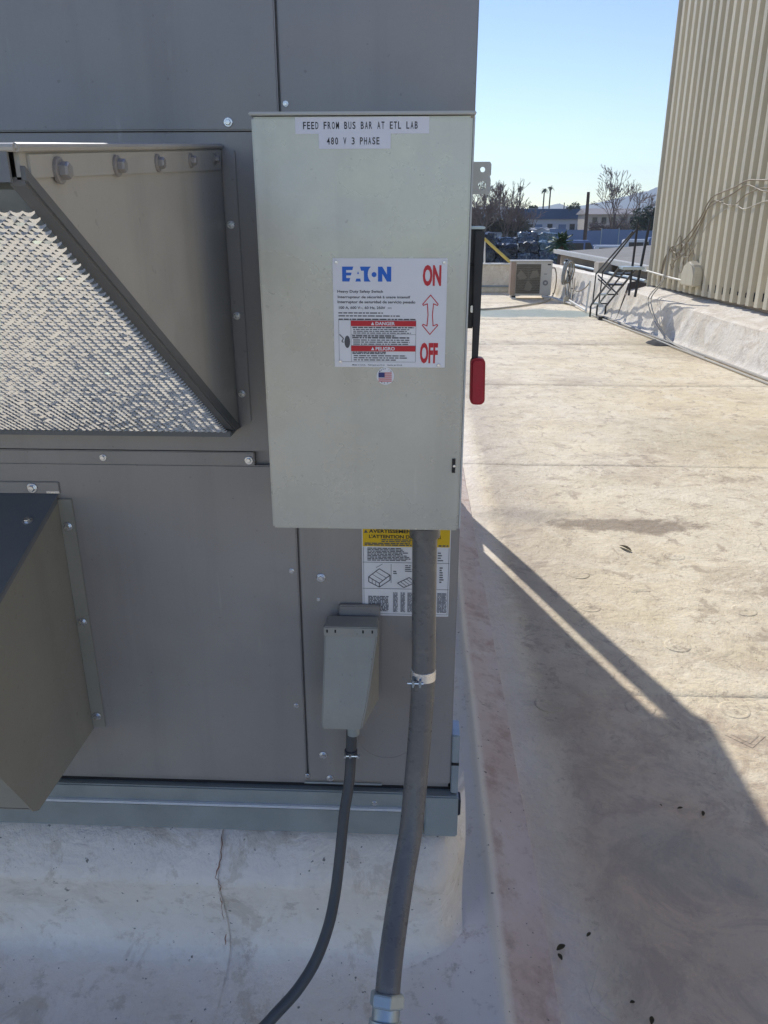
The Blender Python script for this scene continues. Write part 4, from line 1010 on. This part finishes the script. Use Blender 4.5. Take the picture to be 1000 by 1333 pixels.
# yellow pipe brace behind the rear parapet
yb_ = thing('yellow_pipe', 'yellow slanting pipe rising behind the rear parapet left of the condenser', 'pipe', (1.9, 17.85, 0))
mk('strut', tube(nbm(), [(2.26, 17.84, .55), (1.52, 17.84, 1.16)], .035, 10), M['yellowpipe'], yb_, smooth=True)
mk('post', tube(nbm(), [(1.56, 17.86, .3), (1.53, 17.86, 1.14)], .022, 10), M['pvc'], yb_, smooth=True)

# ================================================================== THE YARD BEYOND
def bale(x, y, z, sx, sy, sz, mat, label, name='wrapped_bale', cat='bale', group='wrapped bales in the yard', amp=.26):
    bm = bx(-sx/2, sx/2, -sy/2, sy/2, 0, sz); bmesh.ops.subdivide_edges(bm, edges=bm.edges[:], cuts=8, use_grid_fill=True)
    for v in bm.verts:
        u = Vector((v.co.x/sx*2, v.co.y/sy*2, v.co.z/sz*2 - 1)); k = max(0, u.length - 1.15)
        v.co.x *= 1 - .10*k; v.co.y *= 1 - .10*k; v.co.z = sz/2 + (v.co.z - sz/2) * (1 - .10*k)
        dd = Vector((N(v.co + Vector((x, y, z)), 1.6, 1), N(v.co + Vector((x, y, z)), 1.6, 2), N(v.co + Vector((x, y, z)), 1.6, 3))) * amp + Vector((N(v.co + Vector((y, x, z)), 4.5, 1), N(v.co + Vector((x, y, z)), 4.5, 2), N(v.co + Vector((x, y, z)), 4.5, 3))) * amp * .55
        if v.co.z < .05: dd.z = 0
        v.co += dd + Vector((x, y, z))
    return tag(mk(name, bm, mat, smooth=True, ang=28), label, cat, group)
b1, b2, b3 = M['bale'], M['bale2'], M['bale3']
# near stacks (about 80 m away); each stack is built up from the yard
rowsA = [(6.6, 2.1, 'far left'), (8.75, 2.0, 'second from left'), (10.9, 2.0, 'middle'), (12.95, 1.9, 'right')]
for i, (x, wd, nm) in enumerate(rowsA):
    hgt_ = [1.95, 1.55, 1.65, 1.9][i]
    top = [(b2, 1.55), (b2, .95), (b2, 1.0), (b1, .85)][i]
    bale(x, 82, YARD, wd, 2.2, hgt_, b2 if i < 2 else b1, f'dark lower bale of the {nm} stack in the near yard row')
    bale(x + .1, 82, YARD + hgt_, wd * .95, 2.1, top[1], top[0] if i != 3 else b3, f'upper bale of the {nm} stack in the near yard row')
for i, (x, nm) in enumerate([(8.4, 'left'), (10.75, 'second'), (13.1, 'third'), (15.5, 'right')]):
    bale(x, 100, YARD, 2.3, 2.2, 1.75, b1, f'lower bale of the {nm} stack in the far yard row')
    bale(x + .15, 100, YARD + 1.76, 2.2, 2.1, [1.0, .95, 1.55, 1.45][i], [b1, b1, b1, b3][i], f'blue glinting upper bale of the {nm} stack in the far yard row')
bale(9.1, 118, YARD, 5.5, 3, 3.0, M['tarp'], 'pale grey tarped mound behind the left bales', 'tarped_mound', 'tarp', None, .3)
bale(16.2, 125, YARD, 9.0, 3.5, 3.5, M['tarp'], 'wide grey tarped mound behind the blue bales', 'tarped_mound', 'tarp', None, .5)
bale(14.2, 132, YARD, 1.9, 2, 4.6, M['pink'], 'pink covered heap above the bales', 'covered_heap', 'heap', None, .4)
bale(12.6, 131, YARD, 1.7, 2, 4.2, paint('pale_red_cover', (.45, .33, .32), .6, 0, .3, .6), 'pale striped covered heap left of the pink one', 'covered_heap', 'heap', None, .4)
# parked vehicles right of the small palm
def van(x, y, L_v, h, mat, label, cat='van'):
    t = thing('parked_van', label, cat, (x, y, YARD), 'vehicles parked in the yard'); zz = YARD
    bm = nbm(); prism(bm, [(x - L_v/2, zz + .35), (x + L_v/2, zz + .35), (x + L_v/2, zz + h*.55), (x + L_v*.36, zz + h*.60), (x + L_v*.24, zz + h), (x - L_v*.48, zz + h), (x - L_v/2, zz + h*.9)], y - .95, y + .95, 1)
    mk('body', bm, mat, t, bevel=.08, seg=2)
    mk('window', prism(nbm(), [(x + L_v*.12, zz + h*.6), (x + L_v*.33, zz + h*.6), (x + L_v*.23, zz + h*.92), (x + L_v*.12, zz + h*.92)], y - .97, y - .955, 1), M['glass'], t)
    mk('window', bx(x - L_v*.4, x + L_v*.08, y - .97, y - .955, zz + h*.6, zz + h*.9), M['glass'], t)
    for dx in (-.3, .32): mk('wheel', lathe(nbm(), [(.2, -.1), (.34, -.09), (.34, .09), (.2, .1)], 14, Matrix.Translation((x + L_v*dx, y - .9, zz + .34)) @ Matrix.Rotation(R(90), 4, 'X')), M['black'], t)
yv = 88
for x, L_v, h, m_, lab in [(17.2, 4.6, 2.7, 'vanblue', 'dark blue van parked just right of the dark pole'), (21.0, 4.4, 2.2, 'vanwhite', 'low white car parked behind the stair handrails'), (23.6, 3.2, 2.8, 'vanwhite', 'white van half behind the upper stair rails'), (26.6, 4.4, 3.0, 'vanblue', 'blue van parked close to the tan building'), (14.6, 3.6, 2.0, 'vanwhite', 'white car half hidden behind the small palm')]:
    van(x, yv, L_v, h, M[m_], lab)
bm = nbm()
sc_ = thing('screen_fence', 'long blue screened fence behind the parked vehicles', 'fence', (22, 110, YARD))
for k in range(9):
    mk('screen', bx(17.5 + k*2.3, 19.76 + k*2.3, 110, 110.05, YARD + .1, YARD + 3.6 - .1*(k % 3)), M['fenceblue'], sc_); mk('post', bx(17.42 + k*2.3, 17.5 + k*2.3, 109.95, 110.05, YARD, YARD + 3.7), M['rail'], sc_)
# far buildings
fb = thing('blue_roofed_shed', 'long pale shed with a navy blue roof in the distance', 'building', (29, 184, YARD))
mk('wall', bx(22.6, 37.5, 180, 190, YARD, 1.7), M['palewall'], fb)
mk('roof', prism(nbm(), [(179.4, 1.65), (181.0, 3.75), (189.5, 3.9), (190.6, 1.65)], 20.6, 38.2), M['navyroof'], fb)
for x in (25.2, 30.3, 34.2):
    o = mk('door', bx(x, x + 1.6, 179.93, 179.99, YARD, .6), M['fenceblue'], fb)
for x in (23.6, 27.9, 32.7, 36.2): mk('window', bx(x, x + 1.1, 179.93, 179.99, -.6, .7), M['glass'], fb)
fb = thing('cream_house', 'cream low building with a grey roof behind the brown hedge', 'building', (39, 170, YARD))
mk('wall', bx(33.6, 43.5, 166, 176, YARD, 2.6), M['creamwall'], fb)
mk('roof', prism(nbm(), [(165.3, 2.55), (171, 3.7), (176.7, 2.55)], 33.2, 44.0), M['rooftile'], fb)
for x in (34.6, 36.4, 38.2, 40.2, 42.0): mk('window', bx(x, x + .9, 165.9, 165.98, .8, 2.0), M['glass'], fb)
fb = thing('pale_house', 'pale gabled house between the tall bare tree and the dark tree', 'building', (46.5, 160, YARD))
mk('wall', bx(42.5, 52, 160, 170, YARD, 1.6), M['creamwall'], fb)
mk('roof', prism(nbm(), [(42.0, 1.55), (47.2, 3.6), (52.5, 1.55)], 159.5, 170.5, 1), M['rooftile'], fb)
fb = thing('white_warehouse', 'long white warehouse far behind the left bare trees', 'building', (10, 260, YARD))
mk('wall', bx(-6, 30, 260, 275, YARD, 4.2), M['palewall'], fb)
mk('roof', bx(-6.5, 30.5, 259.5, 275.5, 4.2, 4.5), M['rooftile'], fb)
# poles
def pole(x, y, z1_, r_, label, arm=False):
    t = thing('utility_pole', label, 'pole', (x, y, YARD))
    mk('shaft', tube(nbm(), [(x, y, YARD), (x - .05, y, z1_)], [r_*1.2, r_*.8], 8), M['wood'], t, smooth=True)
    if arm: mk('crossarm', bx(x - 1.1, x + 1.0, y - .08, y + .08, z1_ - .9, z1_ - .7), M['wood'], t)
pole(18.25, 90, 4.35, .20, 'tall dark bare pole standing in the yard before the sheds')
pole(45, 260, 6.5, .18, 'thin distant pole right of the two palms')
# trees
def bare_tree(x, y, h, spread, label, seed, mat='twig', lean=0.0, depth=5, group=None, r0=None, trunk=.28, minr=.016):
    r = random.Random(seed); t = thing('bare_tree', label, 'tree', (x, y, YARD), group)
    bt, bc = nbm(), nbm()
    def grow(p, d, l, rad, lv):
        n_ = 3; pts = [p]; q = p
        for k in range(n_):
            d = (d + Vector((r.uniform(-1, 1), r.uniform(-1, 1), r.uniform(-.3, .7))) * .16).normalized(); q = q + d * l / n_; pts.append(q)
        tube(bt if lv < 2 else bc, pts, [max(minr, rad * (1 - .35 * k / n_)) for k in range(n_ + 1)], 5 if lv < 2 else 3, False)
        if lv >= depth: return
        for k in range(r.choice((2, 3, 3) if lv else (4, 5))):
            az = r.uniform(0, 6.28); a = r.uniform(.25, .75) * spread
            o = d.orthogonal().normalized(); o.rotate(Matrix.Rotation(az, 3, d))
            base = pts[-1] if k < 2 else pts[r.choice((1, 2))]
            grow(base, (d * math.cos(a) + o * math.sin(a) + Vector((0, 0, .12))).normalized(), l * r.uniform(.62, .82), rad * .58, lv + 1)
    grow(Vector((x, y, YARD)), Vector((lean, 0, 1)).normalized(), h * trunk, r0 or h * .018, 0)
    mk('trunk', bt, M['bark'], t, smooth=True); tag(mk('crown', bc, M[mat], t), '', kind='stuff')
    return t
def leafy_tree(x, y, h, rx, rz_, label, seed, mat='leaf', n_=2200, leaf_=.42, name='leafy_tree', trunk_frac=.35, group=None, gaps=.12):
    r = random.Random(seed); t = thing(name, label, 'tree', (x, y, YARD), group)
    zc = YARD + h - rz_; bt = nbm()
    tube(bt, [(x, y, YARD), (x + .1, y, YARD + h * trunk_frac), (x, y, zc)], [.22, .17, .1], 7)
    cl = []
    for k in range(16):
        u = Vector((r.gauss(0, 1), r.gauss(0, 1), r.gauss(0, .8))); u = u.normalized() * (r.random() ** .4)
        cl.append((Vector((x + u.x * rx * .75, y + u.y * rx * .75, zc + u.z * rz_ * .72)), rx * r.uniform(.25, .5)))
        tube(bt, [(x, y, zc - rz_ * .5), cl[-1][0]], [.07, .025], 4, False)
    mk('trunk', bt, M['bark'], t, smooth=True)
    vs_, fs = [], []
    for k in range(n_):
        c, cr = r.choice(cl); d = Vector((r.gauss(0, 1), r.gauss(0, 1), r.gauss(0, 1))).normalized() * cr * r.random() ** .35
        p = c + d; s_ = leaf_ * r.uniform(.4, 1); a = Vector((r.gauss(0, 1), r.gauss(0, 1), r.gauss(0, 1))).normalized(); b_ = a.orthogonal().normalized()
        i0 = len(vs_)
        for q in (p - a*s_*.5, p + b_*s_*.3, p + a*s_*.5, p - b_*s_*.3): vs_.append(tuple(q))
        fs.append((i0, i0+1, i0+2, i0+3))
    me = bpy.data.meshes.new('crown'); me.from_pydata(vs_, [], fs); me.materials.append(M[mat])
    tag(link(bpy.data.objects.new('crown', me), t), '', kind='stuff'); return t
bare_tree(33.1, 140, 13.2, 1.0, 'tall bare leafless tree left of the tan building', 11, depth=6, trunk=.30, minr=.034)
for i, (x, hh, lab) in enumerate([(7.6, 8.6, 'bare tree farthest left, beside the switch box'), (9.4, 9.6, 'bare tree second from the switch box'), (11.2, 9.2, 'bare tree third from the switch box, tallest of the left clump'), (13.3, 8.2, 'bare tree at the right end of the left clump')]):
    bare_tree(x, 112 + i * 1.5, hh, .85, lab, 20 + i, depth=6, group='bare trees left', trunk=.3, minr=.026)
for i, (x, y, hh) in enumerate([(7.2, 125, 10.6), (10.4, 127, 11.6), (12.8, 126, 10.6)]):
    bare_tree(x, y, hh, .8, ['thin bare tree behind the leftmost bare tree', 'tall thin bare tree behind the middle of the left clump', 'thin bare tree behind the right half of the left clump'][i], 80 + i, depth=5, group='bare trees left', trunk=.3, minr=.025)
bare_tree(40.5, 150, 10.5, 1.0, 'bare tree between the tall bare tree and the dark tree', 90, depth=5, trunk=.3, minr=.035)
bare_tree(24.5, 175, 9.0, 1.3, 'small spreading bare tree in front of the blue roofed shed', 31, depth=4, trunk=.3, minr=.03)
for i, (x, y, hh, rx, lab) in enumerate([(8.2, 118, 5.9, 3.0, 'dusty brown-green bush under the left bare trees'), (11.4, 119, 5.8, 2.8, 'dusty bush below the tallest left bare tree'), (14.6, 120, 5.6, 2.0, 'olive bush at the left end of the blue roof'), (35.6, 148, 5.0, 2.2, 'brown hedge bush left of the tall bare tree trunk'), (32.0, 148, 4.8, 2.0, 'brown hedge bush in front of the cream house')]):
    leafy_tree(x, y, hh, rx, 2.0, lab, 40 + i, 'dusty' if i < 3 else 'twig', 2600, .45, 'bush', .2)
leafy_tree(33.2, 120, 7.6, 2.7, 2.6, 'dense dark tree against the edge of the tan building', 51, 'leaf', 6000, .42)
leafy_tree(33.6, 182, 8.6, 1.7, 1.6, 'small round green tree above the blue roof', 52, 'leaf', 900, .5)
leafy_tree(28.0, 205, 8.6, 1.2, 1.3, 'pale green tree standing behind the blue roof', 53, 'leaf', 700, .5)
def palm(x, y, h, fl, label, seed, group=None, nfr=26, droop=.55, tr=.22, mat='palmleaf'):
    r = random.Random(seed); t = thing('palm_tree', label, 'palm', (x, y, YARD), group)
    top = Vector((x + .2, y, YARD + h))
    mk('trunk', tube(nbm(), [(x, y, YARD), (x + .1, y, YARD + h*.5), top], [tr*1.2, tr, tr*.85], 8), M['bark'], t, smooth=True)
    bm = nbm()
    for k in range(nfr):
        az = r.uniform(0, 6.28); el = r.uniform(-.6, 1.3); l = fl * r.uniform(.8, 1.1); prev = None
        for j in range(7):
            s_ = j / 6; e_ = el - droop * 2.0 * s_ * s_
            rr_ = l * s_; p = top + Vector((math.cos(az) * math.cos(el) * rr_, math.sin(az) * math.cos(el) * rr_, math.sin(el) * rr_ - droop * l * s_ * s_))
            sd_ = Vector((-math.sin(az), math.cos(az), 0)) * l * .16 * math.sin(math.pi * (.12 + .86 * s_)); dn_ = Vector((0, 0, -l * .05))
            cur = (bm.verts.new(p + sd_ + dn_), bm.verts.new(p), bm.verts.new(p - sd_ + dn_))
            if prev and j % 1 == 0:
                bm.faces.new((prev[0], prev[1], cur[1], cur[0])); bm.faces.new((prev[1], prev[2], cur[2], cur[1]))
            prev = cur
    tag(mk('crown', bm, M[mat], t), '', kind='stuff')
palm(36.9, 250, 13.0, 1.25, 'distant palm, left of the pair above the blue roof', 61, 'far palms')
palm(38.7, 250, 13.7, 1.25, 'distant palm, right of the pair above the blue roof', 62, 'far palms')
palm(29.8, 250, 13.7, 1.25, 'distant palm rising right of the left bare trees', 63, 'far palms')
palm(24.0, 250, 14.2, 1.25, 'distant palm rising among the left bare trees', 64, 'far palms')
palm(7.80, 45, 3.55, .95, 'small bushy palm at the corner of the neighbouring grey roof', 65, None, 44, .25, .16)
leafy_tree(9.3, 50, 2.9, .9, .5, 'low green shrub right of the small palm', 71, 'palmleaf', 500, .22, 'shrub', .2)

# ================================================================== HAZE
hz = mk('haze', bx(-2800, 3600, -60, 3420, YARD - 1.2, 190), None)
tag(hz, 'thin pale air over the yard and mountains', kind='stuff')
hm_ = bpy.data.materials.new('haze'); hm_.use_nodes = True; nt_ = hm_.node_tree; nt_.nodes.remove(nt_.nodes['Principled BSDF'])
pv = nt_.nodes.new('ShaderNodeVolumePrincipled'); pv.inputs['Color'].default_value = (.74, .87, 1, 1); pv.inputs['Density'].default_value = 2.6e-4; pv.inputs['Anisotropy'].default_value = .3
nt_.links.new(pv.outputs[0], nt_.nodes['Material Output'].inputs['Volume'])
hz.data.materials.clear(); hz.data.materials.append(hm_)
